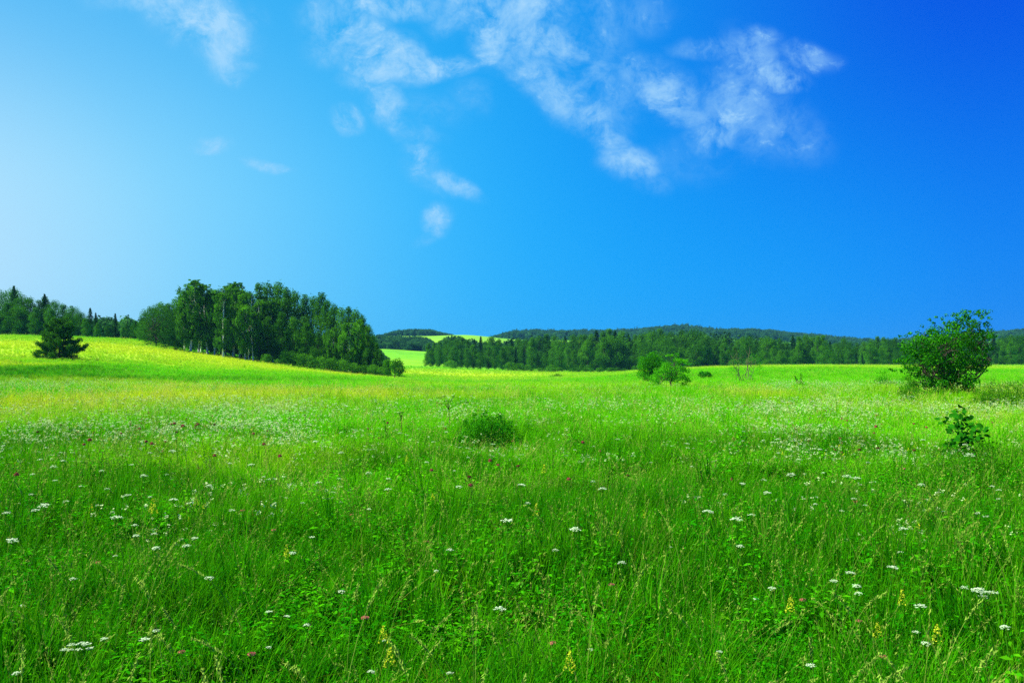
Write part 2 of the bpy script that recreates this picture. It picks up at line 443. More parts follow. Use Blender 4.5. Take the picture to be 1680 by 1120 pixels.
def leaf_mat(name, dark, light, trans=0.35, spec=0.2, rnd=0.5, hue=None):
    m_, t = mat_new(name)
    a = t.n('ShaderNodeAttribute', dict(attribute_name='tone')).outputs['Fac']
    r = t.n('ShaderNodeObjectInfo').outputs['Random']
    f = t.m('ADD', a, t.m('MULTIPLY', t.m('SUBTRACT', r, 0.5), rnd), clamp=True)
    col = t.mix(f, dark, light)
    if hue is not None:
        nz = t.n('ShaderNodeTexNoise', None, {'Vector': t.n('ShaderNodeTexCoord').outputs['Object'], 'Scale': 0.9, 'Detail': 2.0}).outputs[0]
        col = t.mix(t.rng(nz, 0.5, 0.72), col, hue)
    leaf_shader(t, col, trans, 0.5, spec)
    return m_


def grass_mat(name, dark, light, yellow, trans=0.4, tip=None):
    m_, t = mat_new(name)
    ti = t.n('ShaderNodeAttribute', dict(attribute_name='tint', attribute_type='INSTANCER')).outputs['Fac']
    br = t.n('ShaderNodeAttribute', dict(attribute_name='bright', attribute_type='INSTANCER')).outputs['Fac']
    tn = t.n('ShaderNodeAttribute', dict(attribute_name='tone')).outputs['Fac']
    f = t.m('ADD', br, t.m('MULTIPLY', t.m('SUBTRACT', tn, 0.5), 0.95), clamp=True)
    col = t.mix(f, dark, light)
    col = t.mix(ti, col, yellow)
    leaf_shader(t, col, trans, 0.45, 0.3)
    return m_


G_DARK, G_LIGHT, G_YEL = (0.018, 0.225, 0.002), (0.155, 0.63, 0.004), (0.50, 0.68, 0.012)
M_GRASS = grass_mat('meadow grass', G_DARK, G_LIGHT, G_YEL)
M_FORB = grass_mat('meadow leaves', (0.016, 0.24, 0.002), (0.12, 0.62, 0.004), (0.45, 0.64, 0.012), 0.3)
M_SEED = grass_mat('seed heads', (0.18, 0.36, 0.03), (0.50, 0.62, 0.10), (0.70, 0.72, 0.10), 0.3)
M_OLIVE = grass_mat('dry olive grass', (0.09, 0.16, 0.008), (0.26, 0.34, 0.02), (0.5, 0.5, 0.04), 0.35)


def plain(name, col, rough=0.6, trans=0.0, spec=0.2):
    m_, t = mat_new(name)
    nz = t.n('ShaderNodeTexNoise', None, {'Vector': t.n('ShaderNodeTexCoord').outputs['Object'], 'Scale': 40.0, 'Detail': 2.0}).outputs[0]
    c = t.mix(nz, [q * 0.75 for q in col], [min(1, q * 1.2) for q in col])
    leaf_shader(t, c, trans, rough, spec)
    return m_


M_STEM = plain('flower stem', (0.07, 0.30, 0.015), trans=0.2)
M_PALE_STEM = plain('pale dry stalk', (0.26, 0.46, 0.05), trans=0.2)
M_WHITE = plain('white petals', (0.62, 0.80, 0.48), trans=0.3)
M_CREAM = plain('cream petals', (0.66, 0.88, 0.36), trans=0.3)
M_RED = plain('dull red petals', (0.34, 0.075, 0.07), trans=0.2)
M_PINK = plain('salmon petals', (0.62, 0.22, 0.15), trans=0.25)
M_BROWN = plain('brown flower head', (0.10, 0.045, 0.02))
M_YELLOW = plain('yellow petals', (0.62, 0.75, 0.03), trans=0.3)
M_DARKSTALK = plain('dark seeding umbel', (0.015, 0.07, 0.012))


def bark(name, c1, c2, scale, zs=1.0):
    m_, t = mat_new(name)
    co = t.n('ShaderNodeTexCoord').outputs['Object']
    mp = t.n('ShaderNodeMapping', None, {'Vector': co, 'Scale': (scale, scale, scale * zs)}).outputs[0]
    nz = t.n('ShaderNodeTexNoise', None, {'Vector': mp, 'Scale': 1.0, 'Detail': 5.0, 'Roughness': 0.65}).outputs[0]
    c = t.mix(t.rng(nz, 0.52, 0.62), c1, c2)
    b = t.n('ShaderNodeBump', None, {'Height': nz, 'Strength': 0.4, 'Distance': 0.03})
    p = t.n('ShaderNodeBsdfPrincipled', None, {'Base Color': c, 'Roughness': 0.85, 'Normal': b.outputs[0]})
    t.n('ShaderNodeOutputMaterial', None, {0: p.outputs[0]})
    return m_


M_BARK = bark('brown bark', (0.06, 0.045, 0.028), (0.03, 0.022, 0.014), 5, 0.25)
M_BIRCH = bark('white birch bark', (0.70, 0.74, 0.68), (0.10, 0.09, 0.08), 2.2, 3.0)
M_GREYBARK = bark('grey green bare bark', (0.12, 0.11, 0.05), (0.06, 0.055, 0.03), 8, 0.3)

L_BIRCH = leaf_mat('birch leaves', (0.030, 0.15, 0.004), (0.12, 0.42, 0.008), 0.40)
L_BROAD = leaf_mat('broad leaves', (0.014, 0.095, 0.003), (0.085, 0.33, 0.005), 0.36)
L_LIGHT = leaf_mat('light broad leaves', (0.026, 0.15, 0.005), (0.11, 0.38, 0.008), 0.36)
L_SPRUCE = leaf_mat('conifer needles', (0.010, 0.075, 0.008), (0.032, 0.17, 0.010), 0.2)
L_PINE = leaf_mat('pine needles', (0.018, 0.10, 0.006), (0.065, 0.25, 0.010), 0.2)
L_RTREE = leaf_mat('glossy tree leaves', (0.010, 0.13, 0.003), (0.065, 0.38, 0.005), 0.38, 0.3)
L_APPLE = leaf_mat('bright young leaves', (0.045, 0.33, 0.006), (0.14, 0.58, 0.008), 0.45)
L_BUSH = leaf_mat('bush leaves', (0.014, 0.20, 0.004), (0.085, 0.46, 0.006), 0.4)
M_WEED = leaf_mat('weed leaves', (0.022, 0.14, 0.004), (0.09, 0.36, 0.008), 0.4, rnd=.3)
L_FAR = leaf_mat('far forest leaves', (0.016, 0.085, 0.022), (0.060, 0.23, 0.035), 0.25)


def ground_mat():
    m_, t = mat_new('meadow ground')
    yl = t.n('ShaderNodeAttribute', dict(attribute_name='yellow')).outputs['Fac']
    br = t.n('ShaderNodeAttribute', dict(attribute_name='light')).outputs['Fac']
    soil = t.n('ShaderNodeAttribute', dict(attribute_name='near')).outputs['Fac']
    co = t.n('ShaderNodeTexCoord').outputs['Object']
    n_a = t.n('ShaderNodeTexNoise', None, {'Vector': co, 'Scale': 1.1, 'Detail': 9.0, 'Roughness': 0.72}).outputs[0]
    st = t.n('ShaderNodeMapping', None, {'Vector': co, 'Scale': (0.05, 0.16, 0.1)}).outputs[0]
    n_b = t.n('ShaderNodeTexNoise', None, {'Vector': st, 'Scale': 1.0, 'Detail': 6.0, 'Roughness': 0.6}).outputs[0]
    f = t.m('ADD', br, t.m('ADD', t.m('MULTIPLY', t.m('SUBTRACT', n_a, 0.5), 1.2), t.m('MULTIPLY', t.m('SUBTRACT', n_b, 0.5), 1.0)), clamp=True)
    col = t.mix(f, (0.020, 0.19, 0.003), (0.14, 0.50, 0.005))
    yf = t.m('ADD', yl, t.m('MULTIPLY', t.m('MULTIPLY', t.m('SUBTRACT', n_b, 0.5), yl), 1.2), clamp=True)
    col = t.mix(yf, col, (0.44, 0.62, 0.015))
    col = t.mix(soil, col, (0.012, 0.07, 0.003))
    b = t.n('ShaderNodeBump', None, {'Height': n_a, 'Strength': 0.8, 'Distance': 0.25})
    p = t.n('ShaderNodeBsdfPrincipled', None, {'Base Color': col, 'Roughness': 0.9, 'Specular IOR Level': 0.1, 'Normal': b.outputs[0]})
    t.n('ShaderNodeOutputMaterial', None, {0: p.outputs[0]})
    return m_


# ------------------------------------------------------------------ ground sheet
az = np.radians(np.unique(np.concatenate([np.arange(-45, 45.01, 0.25), np.arange(-180, -45, 3.0), np.arange(48, 180.1, 3.0)])))
az = az[:-1] if abs(az[-1] - math.pi) < 1e-6 and abs(az[0] + math.pi) < 1e-6 else az
rr = np.concatenate([[0.4, 1, 2], np.geomspace(3, 2600, 360), [3500, 5000, 8000]])
A, R_ = np.meshgrid(az, rr)
gx, gy = np.sin(A) * R_, np.cos(A) * R_
gz = height(gx, gy)
na, nr_ = len(az), len(rr)
V = np.stack([gx, gy, gz], -1).reshape(-1, 3)
i, j = np.meshgrid(np.arange(nr_ - 1), np.arange(na), indexing='ij')
j2 = (j + 1) % na
Q = np.stack([i * na + j, i * na + j2, (i + 1) * na + j2, (i + 1) * na + j], -1).reshape(-1, 4)
gm = MB()
gm.add(V, Q[:, ::-1])
ctr = len(V)
me = gm.mesh('ground', ground_mat())
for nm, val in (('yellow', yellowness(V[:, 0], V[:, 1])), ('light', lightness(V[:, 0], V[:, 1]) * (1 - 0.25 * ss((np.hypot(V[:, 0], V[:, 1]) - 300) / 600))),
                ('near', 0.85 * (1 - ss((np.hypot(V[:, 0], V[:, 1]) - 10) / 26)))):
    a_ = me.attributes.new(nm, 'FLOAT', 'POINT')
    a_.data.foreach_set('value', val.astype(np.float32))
me.shade_smooth()
ground = bpy.data.objects.new('ground', me)
C.objects.link(ground)
tag(ground, 'rolling green and yellow meadow ground rising to a low hill', 'ground', kind='structure')


# ------------------------------------------------------------------ scatter (stuff only)
def proto_collection(name, meshes):
    col = bpy.data.collections.new(name)
    for q, me_ in enumerate(meshes):
        o = bpy.data.objects.new(f'{name}_{q:02d}', me_)
        col.objects.link(o)
    return col


def scatter_tree(name, col):
    ng = bpy.data.node_groups.new(name, 'GeometryNodeTree')
    ng.interface.new_socket('Geometry', in_out='INPUT', socket_type='NodeSocketGeometry')
    ng.interface.new_socket('Geometry', in_out='OUTPUT', socket_type='NodeSocketGeometry')
    n = ng.nodes
    gi, go = n.new('NodeGroupInput'), n.new('NodeGroupOutput')
    ci = n.new('GeometryNodeCollectionInfo')
    ci.inputs['Collection'].default_value = col
    ci.inputs['Separate Children'].default_value = True
    ci.inputs['Reset Children'].default_value = True
    ip = n.new('GeometryNodeInstanceOnPoints')
    ip.inputs['Pick Instance'].default_value = True
    L = ng.links
    L.new(gi.outputs[0], ip.inputs['Points'])
    L.new(ci.outputs[0], ip.inputs['Instance'])
    for nm, ty, sk in (('idx', 'INT', 'Instance Index'), ('rot', 'FLOAT_VECTOR', 'Rotation'), ('scl', 'FLOAT_VECTOR', 'Scale')):
        na_ = n.new('GeometryNodeInputNamedAttribute')
        na_.data_type = ty
        na_.inputs['Name'].default_value = nm
        L.new(na_.outputs['Attribute'], ip.inputs[sk])
    L.new(ip.outputs[0], go.inputs[0])
    return ng


def scatter(name, col, pts, rot, scl, idx, tint, bright, mats):
    me_ = bpy.data.meshes.new(name)
    me_.vertices.add(len(pts))
    me_.vertices.foreach_set('co', np.asarray(pts, np.float32).ravel())
    for nm, ty, key, val in (('idx', 'INT', 'value', np.asarray(idx, np.int32)), ('rot', 'FLOAT_VECTOR', 'vector', np.asarray(rot, np.float32).ravel()),
                             ('scl', 'FLOAT_VECTOR', 'vector', np.asarray(scl, np.float32).ravel()),
                             ('tint', 'FLOAT', 'value', np.asarray(tint, np.float32)), ('bright', 'FLOAT', 'value', np.asarray(bright, np.float32))):
        a2 = me_.attributes.new(nm, ty, 'POINT')
        a2.data.foreach_set(key, val)
    for m_ in mats:
        me_.materials.append(m_)
    o = bpy.data.objects.new(name, me_)
    C.objects.link(o)
    md = o.modifiers.new('scatter', 'NODES')
    md.node_group = scatter_tree(name + ' nodes', col)
    return o


# ------------------------------------------------------------------ grass tufts
def blades(mb, n, hmin, hmax, spread, lean, wid, segs=4, R=rng, tone=(0.2, 0.9), mi=0, curl=1.0, base_r=None):
    for _ in range(n):
        h = R.uniform(hmin, hmax)
        a = R.uniform(0, 2 * math.pi)
        r0 = spread * math.sqrt(R.uniform())
        a0 = R.uniform(0, 2 * math.pi)
        bx, by = r0 * math.cos(a0), r0 * math.sin(a0)
        ln = R.uniform(0.2, 1.0) * lean
        dx, dy = math.cos(a), math.sin(a)
        sx, sy = -dy, dx
        w0 = wid * R.uniform(0.7, 1.3)
        vs, tn = [], []
        t0 = R.uniform(*tone)
        for s_ in range(segs + 1):
            t_ = s_ / segs
            off = ln * h * (t_ ** (1.6 + 0.5 * curl))
            z = h * (t_ - 0.35 * curl * ln * t_ ** 3)
            ww = w0 * (1 - t_ ** 1.8) * 0.5 + 0.0006
            vs += [(bx + dx * off - sx * ww, by + dy * off - sy * ww, z), (bx + dx * off + sx * ww, by + dy * off + sy * ww, z)]
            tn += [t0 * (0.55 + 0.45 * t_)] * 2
        q = [(2 * s_, 2 * s_ + 1, 2 * s_ + 3, 2 * s_ + 2) for s_ in range(segs)]
        mb.add(vs, q, np.array(tn), mi)


def forb(mb, n, h, r, ls, R=rng, mi=1):
    """leafy herb: thin stems with leaflets along them"""
    for _ in range(n):
        a = R.uniform(0, 2 * math.pi); r0 = r * math.sqrt(R.uniform())
        x0, y0 = r0 * math.cos(a) * .5, r0 * math.sin(a) * .5
        hh = h * R.uniform(0.6, 1.1)
        x1, y1 = x0 + r * R.uniform(-.7, .7), y0 + r * R.uniform(-.7, .7)
        m_ = int(R.integers(7, 13))
        t_ = np.linspace(0.25, 1, m_)
        c = np.stack([x0 + (x1 - x0) * t_, y0 + (y1 - y0) * t_, hh * t_], 1) + R.normal(size=(m_, 3)) * ls * 0.8
        mb.leaves(c, ls * R.uniform(0.6, 1.2, m_), (0, 0, 1), 0.8, R.uniform(.25, .5), R.uniform(.1, .8), R=R, mi=mi)
        mb.add([(x0 - .001, y0, 0), (x0 + .001, y0, 0), (x1 + .001, y1, hh), (x1 - .001, y1, hh)], [(0, 1, 2, 3)], .4, mi)


def seedstalk(mb, n, h, spread, R=rng, mi=2):
    for _ in range(n):
        a = R.uniform(0, 2 * math.pi); r0 = spread * R.uniform()
        b = np.array([r0 * math.cos(a), r0 * math.sin(a), 0])
        d = np.array([R.normal() * .22, R.normal() * .22, 1.0])
        hh = h * R.uniform(0.75, 1.15)
        p = [b + d * hh * t_ + np.array([d[0], d[1], 0]) * hh * t_ * t_ * .7 for t_ in (0, .35, .7, 1)]
        mb.tube(p, [.0016, .0014, .001, .0008], 3, .6, mi)
        m_ = 9
        t_ = R.uniform(.78, 1.0, m_)
        c = b + d * hh * t_[:, None] + np.array([d[0], d[1], 0]) * hh * (t_ ** 2)[:, None] * .7 + R.normal(size=(m_, 3)) * .006
        mb.leaves(c, .013, None, 1, .3, .6, along=np.tile(d, (m_, 1)), R=R, mi=mi)


def tallherb(mb, n, h, ls, R=rng, mi=1):
    """upright leafy weed with broad drooping leaves up the stem"""
    for _ in range(n):
        a = R.uniform(0, 6.28); r0 = .12 * R.uniform()
        b = np.array([r0 * math.cos(a), r0 * math.sin(a), 0]); d = np.array([R.normal() * .12, R.normal() * .12, 1])
        hh = h * R.uniform(.6, 1.1)
        mb.tube([b, b + d * hh], [.003, .0015], 3, .5, mi)
        m_ = 15
        t_ = np.linspace(.12, 1, m_); th = np.arange(m_) * 2.4 + R.uniform(0, 6)
        o_ = np.stack([np.cos(th), np.sin(th), np.full(m_, .15)], 1)
        L = ls * (1.25 - .8 * t_) * R.uniform(.8, 1.2, m_)
        mb.leaves(b + d * (hh * t_)[:, None] + o_ * L[:, None], L, (0, 0, 1), .45, .36, R.uniform(.1, .9, m_), along=o_, R=R, mi=mi)


GM = [M_GRASS, M_FORB, M_SEED, M_OLIVE]
protos = []
for q in range(5):          # 0-4 long soft tufts
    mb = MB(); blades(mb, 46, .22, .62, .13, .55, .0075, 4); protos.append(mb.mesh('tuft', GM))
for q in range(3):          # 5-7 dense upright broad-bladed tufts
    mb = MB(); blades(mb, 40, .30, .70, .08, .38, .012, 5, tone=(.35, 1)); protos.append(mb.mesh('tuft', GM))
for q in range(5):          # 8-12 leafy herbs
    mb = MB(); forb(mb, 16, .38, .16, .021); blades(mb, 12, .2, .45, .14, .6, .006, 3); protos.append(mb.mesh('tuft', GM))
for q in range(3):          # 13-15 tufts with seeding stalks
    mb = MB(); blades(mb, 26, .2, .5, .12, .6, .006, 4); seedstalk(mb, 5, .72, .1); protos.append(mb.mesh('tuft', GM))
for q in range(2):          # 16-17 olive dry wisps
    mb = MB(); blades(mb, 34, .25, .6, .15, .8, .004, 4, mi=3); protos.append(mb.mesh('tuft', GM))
for q in range(2):          # 18-19 small-leaved herb
    mb = MB(); forb(mb, 34, .30, .2, .012); blades(mb, 8, .2, .4, .14, .6, .005, 3); protos.append(mb.mesh('tuft', GM))
for q in range(3):          # 20-22 tall leafy weeds
    mb = MB(); tallherb(mb, 4, .62, .060); blades(mb, 14, .2, .45, .14, .6, .006, 3); protos.append(mb.mesh('tuft', GM))
for q in range(2):          # 23-24 low broad-leaved herb
    mb = MB(); tallherb(mb, 8, .28, .045); forb(mb, 8, .3, .15, .02); protos.append(mb.mesh('tuft', GM))
tufts = proto_collection('tuft', protos)


def field_points(d0, d1, dens, margin=0.06, uclip=0.62):
    """random points over the part of the meadow between two distances"""
    n = int(dens * uclip * 2 * (d1 * d1 - d0 * d0) / 2)
    D = np.sqrt(rng.uniform(d0 * d0, d1 * d1, n))
    U = rng.uniform(-uclip - margin, uclip + margin, n)
    x = U * D
    if d0 < 60:                     # strips beyond both edges of the view
        m = int(dens * 2 * 7 * (d1 - d0))
        D2 = rng.uniform(d0, d1, m); sd = rng.choice([-1, 1], m)
        x = np.concatenate([x, sd * ((uclip + margin) * D2 + rng.uniform(0, 7, m))]); D = np.concatenate([D, D2])
    return x, D


TREE_FREE = []


def lay(name, bands, picks, zoff=0.0, label=None, cat='grass'):
    P_, R2, S2, I2, T2, B2 = [], [], [], [], [], []
    for (d0, d1, dens, sc0, sc1) in bands:
        x, y = field_points(d0, d1, dens, 0.12 if d0 < 30 else 0.06)
        n = len(x)
        z = height(x, y) + zoff
        y_ = yellowness(x, y); l_ = lightness(x, y)
        sel = np.zeros(n, int)
        pr = rng.uniform(size=n)
        patch = hash_noise(x, y, 1.6, 9) * .6 + hash_noise(x, y, .7, 10) * .4
        for q in range(n):
            sel[q] = picks(pr[q], patch[q], y[q], y_[q])
        s = rng.uniform(sc0, sc1, n)
        hn = (0.42 + 0.5 * hash_noise(x, y, 2.1, 12) + .42 * hash_noise(x, y, .8, 13)) * (1 - .5 * np.exp(-((x + .45) ** 2 + (y - 18) ** 2) / 1.2))
        short = 1 - 0.35 * ss((y - 30) / 40)
        P_.append(np.stack([x, y, z], 1))
        R2.append(np.stack([rng.normal(size=n) * .12, rng.normal(size=n) * .12, rng.uniform(0, 6.283, n)], 1))
        S2.append(np.stack([s, s, s * hn * short], 1))
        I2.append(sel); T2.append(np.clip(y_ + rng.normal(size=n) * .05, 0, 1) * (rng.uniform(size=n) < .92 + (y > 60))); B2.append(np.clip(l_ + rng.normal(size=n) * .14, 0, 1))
    o = scatter(name, tufts, np.concatenate(P_), np.concatenate(R2), np.concatenate(S2), np.concatenate(I2), np.concatenate(T2), np.concatenate(B2), GM)
    return tag(o, label, cat, kind='stuff')


def pick_grass(p, patch, y, yl):
    if yl > .35 and p < .25: return int(p * 4000) % 3 + 13
    if p < .10: return 13 + int(p * 997) % 3
    if p < .14: return 16 + int(p * 9973) % 2
    if patch > .62: return 5 + int(p * 9973) % 3
    return int(p * 9973) % 5


def pick_herb(p, patch, y, yl):
    if patch > .52 and p < .45: return 20 + int(p * 9973) % 3
    if p < .25: return 18 + int(p * 9973) % 2
    if p > .8: return 23 + int(p * 9973) % 2
    return 8 + int(p * 9973) % 5


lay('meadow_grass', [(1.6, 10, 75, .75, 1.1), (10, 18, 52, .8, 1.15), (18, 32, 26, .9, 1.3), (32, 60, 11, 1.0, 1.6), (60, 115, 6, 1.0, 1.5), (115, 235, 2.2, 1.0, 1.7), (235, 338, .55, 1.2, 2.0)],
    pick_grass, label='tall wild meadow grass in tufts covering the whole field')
lay('tall_grass_clumps', [(5.5, 12, 1.6, .9, 1.35), (12, 40, 1.3, 1.0, 1.6)], lambda p, patch, y, yl: 5 + int(p * 9973) % 3 if p < .3 else 13 + int(p * 9973) % 3 if p < .65 else 20 + int(p * 9973) % 3,
    label='shaggy taller clumps of grass and weeds standing out of the meadow')
lay('ground_cover', [(1.6, 10, 50, .7, 1.15), (10, 18, 38, .8, 1.2), (18, 32, 18, .9, 1.3), (32, 60, 5, 1.0, 1.5)],
    pick_herb, label='small leafy herbs growing between the grass tufts', cat='herbs')


# ------------------------------------------------------------------ flowers
def umbel_mesh_stem(mb, h, lean, R, rays=9, rad=.05, top=None, mi=0):
    t = np.linspace(0, 1, 5)
    p = np.stack([lean[0] * h * t ** 1.6, lean[1] * h * t ** 1.6, h * t], 1)
    mb.tube(p, np.linspace(.0032, .0018, 5), 4, .5, mi)
    for q in range(3):
        tt = R.uniform(.15, .65); c = np.array([lean[0] * h * tt ** 1.6, lean[1] * h * tt ** 1.6, h * tt])
        a = R.uniform(0, 6.28)
        dv = np.array([math.cos(a), math.sin(a), .5])
        cs = c + dv * np.linspace(.02, .10, 7)[:, None] + R.normal(size=(7, 3)) * .012
        mb.leaves(cs, .016, (0, 0, 1), .6, .35, .5, R=R, mi=mi)
    return p[-1]


def umbel_head(mb, c, rad, R, rays=12, dome=.35, mi=0, stem_mi=1):
    for q in range(rays):
        a = q * 2.399 + R.normal() * .2
        r = rad * math.sqrt((q + .5) / rays)
        e = c + np.array([r * math.cos(a), r * math.sin(a), rad * dome * (1 - (r / rad) ** 2) + R.normal() * .002])
        s0 = c - np.array([0, 0, rad * .55])
        mb.tube([s0, e], [.0009, .0007], 3, .5, stem_mi)
        m_ = 9
        cs = e + np.concatenate([R.normal(size=(m_, 2)) * rad * .13, np.abs(R.normal(size=(m_, 1))) * .003], 1)
        mb.leaves(cs, rad * .085 + .002, (0, 0, 1), .35, .85, .5, R=R, mi=mi)


def flower(kind, R, h):
    """returns the proto thing of a flower kind, base at the origin"""
    root = empty({'umbel': 'white_umbel_flower', 'spray': 'white_umbel_flower', 'red': 'red_clover_flower', 'pink': 'pink_flower', 'yellow': 'yellow_spike_flower', 'stalk': 'tall_grass_stalk', 'knap': 'brown_knapweed'}[kind], (0, 0, -50))
    sb, hb = MB(), MB()
    lean = R.normal(size=2) * .14
    if kind in ('umbel', 'spray'):
        top = umbel_mesh_stem(sb, h, lean, R)
        umbel_head(hb, top + np.array([0, 0, .03]), .034 if kind == 'umbel' else .036, R, 13)
        if kind == 'spray':
            for q in range(6):
                a = R.uniform(0, 6.28)
                off = np.array([math.cos(a) * .07 * R.uniform(.6, 1.3), math.sin(a) * .07 * R.uniform(.6, 1.3), R.uniform(-.05, .02)])
                sb.tube([top - (0, 0, .09), top + off], [.0018, .0012], 4)
                h2 = MB(); umbel_head(h2, top + off + np.array([0, 0, .025]), R.uniform(.02, .034), R, 9)
                h2.build('flower_head', [M_WHITE, M_STEM], root)
    elif kind in ('red', 'pink', 'knap'):
        top = umbel_mesh_stem(sb, h, lean, R)
        rad = .016
        n = 60
        d = R.normal(size=(n, 3)); d /= np.linalg.norm(d, axis=1)[:, None]
        d[:, 2] = np.abs(d[:, 2]) * 1.1 - .2
        if kind == 'pink':
            d *= np.array([1.7, 1.7, .6])
        hb.leaves(top + d * rad, .009, d, .5, .3, R.uniform(.2, .8, n), along=d, R=R)
    elif kind == 'yellow':
        top = umbel_mesh_stem(sb, h, lean, R)
        n = 80
        t_ = R.uniform(0, 1, n)
        a = R.uniform(0, 6.28, n)
        r = .035 * (1 - t_) + .006
        c = top + np.stack([np.cos(a) * r, np.sin(a) * r, t_ * .13 - .05], 1)
        hb.leaves(c, .009, None, 1, .5, .5, R=R)
    else:
        ln = R.uniform(.25, .55); a = R.uniform(0, 6.28)
        dx, dy = math.cos(a) * ln, math.sin(a) * ln * .6
        t = np.linspace(0, 1, 9)
        f = lambda t: np.stack([dx * h * t ** 2, dy * h * t ** 2, h * (t - .18 * t ** 4 * ln * 2)], 1)
        sb.tube(f(t), np.linspace(.0024, .0009, 9), 4)
        n = 46
        tt = R.uniform(.76, 1.0, n)
        hb.leaves(f(tt) + R.normal(size=(n, 3)) * .0045, .013, None, 1, .25, .5, along=np.tile([dx, dy, .8], (n, 1)), R=R)
    sm = {'stalk': M_PALE_STEM}.get(kind, M_STEM)
    hm = {'umbel': M_WHITE, 'spray': M_WHITE, 'red': M_RED, 'pink': M_PINK, 'yellow': M_YELLOW, 'stalk': M_PALE_STEM, 'knap': M_BROWN}[kind]
    if kind == 'stalk':
        s_ = sb.build('stem', sm, root); hb.build('seed_head', hm, root)
    else:
        s_ = sb.build('stem', sm, root); hb.build('flower_head', [hm, M_STEM], root)
    return root, np.array([lean[0] * h, lean[1] * h]) if kind != 'stalk' else np.array([dx * h, dy * h])


CATS = {'umbel': 'wildflower', 'spray': 'wildflower', 'red': 'wildflower', 'pink': 'wildflower', 'yellow': 'wildflower', 'stalk': 'grass stalk', 'knap': 'wildflower'}
GRP = {'umbel': 'white umbel flowers in the meadow', 'spray': 'white umbel flowers in the meadow', 'red': 'red flower heads in the meadow', 'pink': 'salmon pink flowers in the meadow',
       'yellow': 'yellow flower spikes in the meadow', 'stalk': 'tall pale grass stalks in the meadow', 'knap': 'brown seed heads in the meadow'}
PROTO, USED = {}, set()
for kd, nv, hh in (('umbel', 5, .66), ('spray', 2, .7), ('red', 3, .66), ('pink', 2, .5), ('yellow', 3, .6), ('stalk', 6, .95), ('knap', 2, .7)):
    PROTO[kd] = []
    for q in range(nv):
        r_, off = flower(kd, rng, hh)
        tag(r_, 'x', CATS[kd], GRP[kd])
        PROTO[kd].append((r_, off, hh))


def put_flower(kd, px, py, label, size=1.0, hmul=None, var=None):
    """stand a flower so that its head shows at this spot of the meadow"""
    q = int(rng.integers(len(PROTO[kd]))) if var is None else var
    root, off, h = PROTO[kd][q]
    s = size * rng.uniform(.88, 1.12)
    hs = s * (hmul or rng.uniform(.85, 1.08))
    D = (CZ - h * hs) * F / max(py - HOR, 4)
    rz = rng.uniform(0, 6.283)
    ox = off[0] * math.cos(rz) - off[1] * math.sin(rz); oy = off[0] * math.sin(rz) + off[1] * math.cos(rz)
    x = (px - 840) / F * D - ox * s; y = D - oy * s
    loc = (x, y, float(height(x, y)))
    if (kd, q) not in USED:
        USED.add((kd, q))
        root.location = loc; root.rotation_euler = (0, 0, rz); root.scale = (s, s, hs)
        root['label'] = label
        return root
    return copy_tree(root, loc, rz, (s, s, hs), label)


L_UMB = 'white umbel wildflower on a thin green stem among the tall grass'
UMB = [(54, 792), (88, 781), (90, 803), (30, 838), (51, 824), (58, 847), (73, 845), (11, 851), (191, 865), (221, 873), (223, 893), (246, 828), (253, 887), (256, 913), (189, 923),
       (306, 910), (320, 897), (36, 1002), (171, 1056), (238, 1060), (256, 1043), (106, 1074), (28, 1112), (441, 1012), (471, 1019), (441, 1068), (512, 896), (480, 921),
       (246, 760), (283, 758), (274, 796), (236, 794), (285, 834), (343, 811), (413, 780), (433, 801), (503, 738), (518, 744), (103, 771), (66, 764), (167, 788), (133, 811), (377, 781), (216, 779),
       (343, 960), (503, 1034), (605, 790), (637, 798), (637, 818), (605, 849), (746, 782), (768, 763), (800, 708), (753, 813), (832, 867), (856, 810), (866, 837), (911, 910), (943, 880),
       (1068, 768), (1102, 739), (973, 801), (988, 816), (1063, 696), (631, 1056), (969, 1070), (738, 1110), (609, 1109), (738, 913), (716, 945), (1298, 795), (1351, 786), (1390, 796), (1405, 798),
       (1401, 831), (1420, 841), (1338, 840), (1482, 879), (1477, 915), (1368, 963), (1240, 988), (1267, 973), (1405, 972), (1409, 983), (1649, 1040), (1503, 1044), (1519, 1065),
       (1583, 743), (1591, 758), (1628, 803), (1639, 809), (1638, 823), (1548, 846), (1514, 733), (1326, 706), (1255, 721), (1345, 748), (1311, 766), (1424, 770), (1512, 806), (1540, 815), (1604, 849),
       (1208, 864), (1162, 849), (1214, 904), (1218, 810), (1259, 821), (1135, 777), (1100, 905), (1020, 930), (560, 760), (700, 770), (20, 900), (120, 960), (560, 980), (820, 1010), (1180, 1075), (1330, 1100)]
for (a, b) in UMB:
    put_flower('umbel', a, b, L_UMB, size=rng.uniform(.6, 1.15) * (.78 if b > 900 else 1.1), hmul=rng.uniform(.95, 1.25))
put_flower('spray', 1604, 980, 'largest white umbel cluster, many heads on one stem in the dark grass at bottom right', .95, var=0)
put_flower('spray', 133, 1064, 'loose white umbel spray low in the grass at bottom left', .8, var=1)
put_flower('umbel', 1510, 1004, 'bright white umbel alone in dark grass left of the largest umbel cluster', 1.05)
put_flower('umbel', 1465, 941, 'bright white flat umbel above the lone umbel in dark grass', 1.05)
put_flower('umbel', 1395, 949, 'bright white umbel in dark grass, left of two close ones', 1.0)
L_RED = 'small dull red flower head on a thin stem in the meadow'
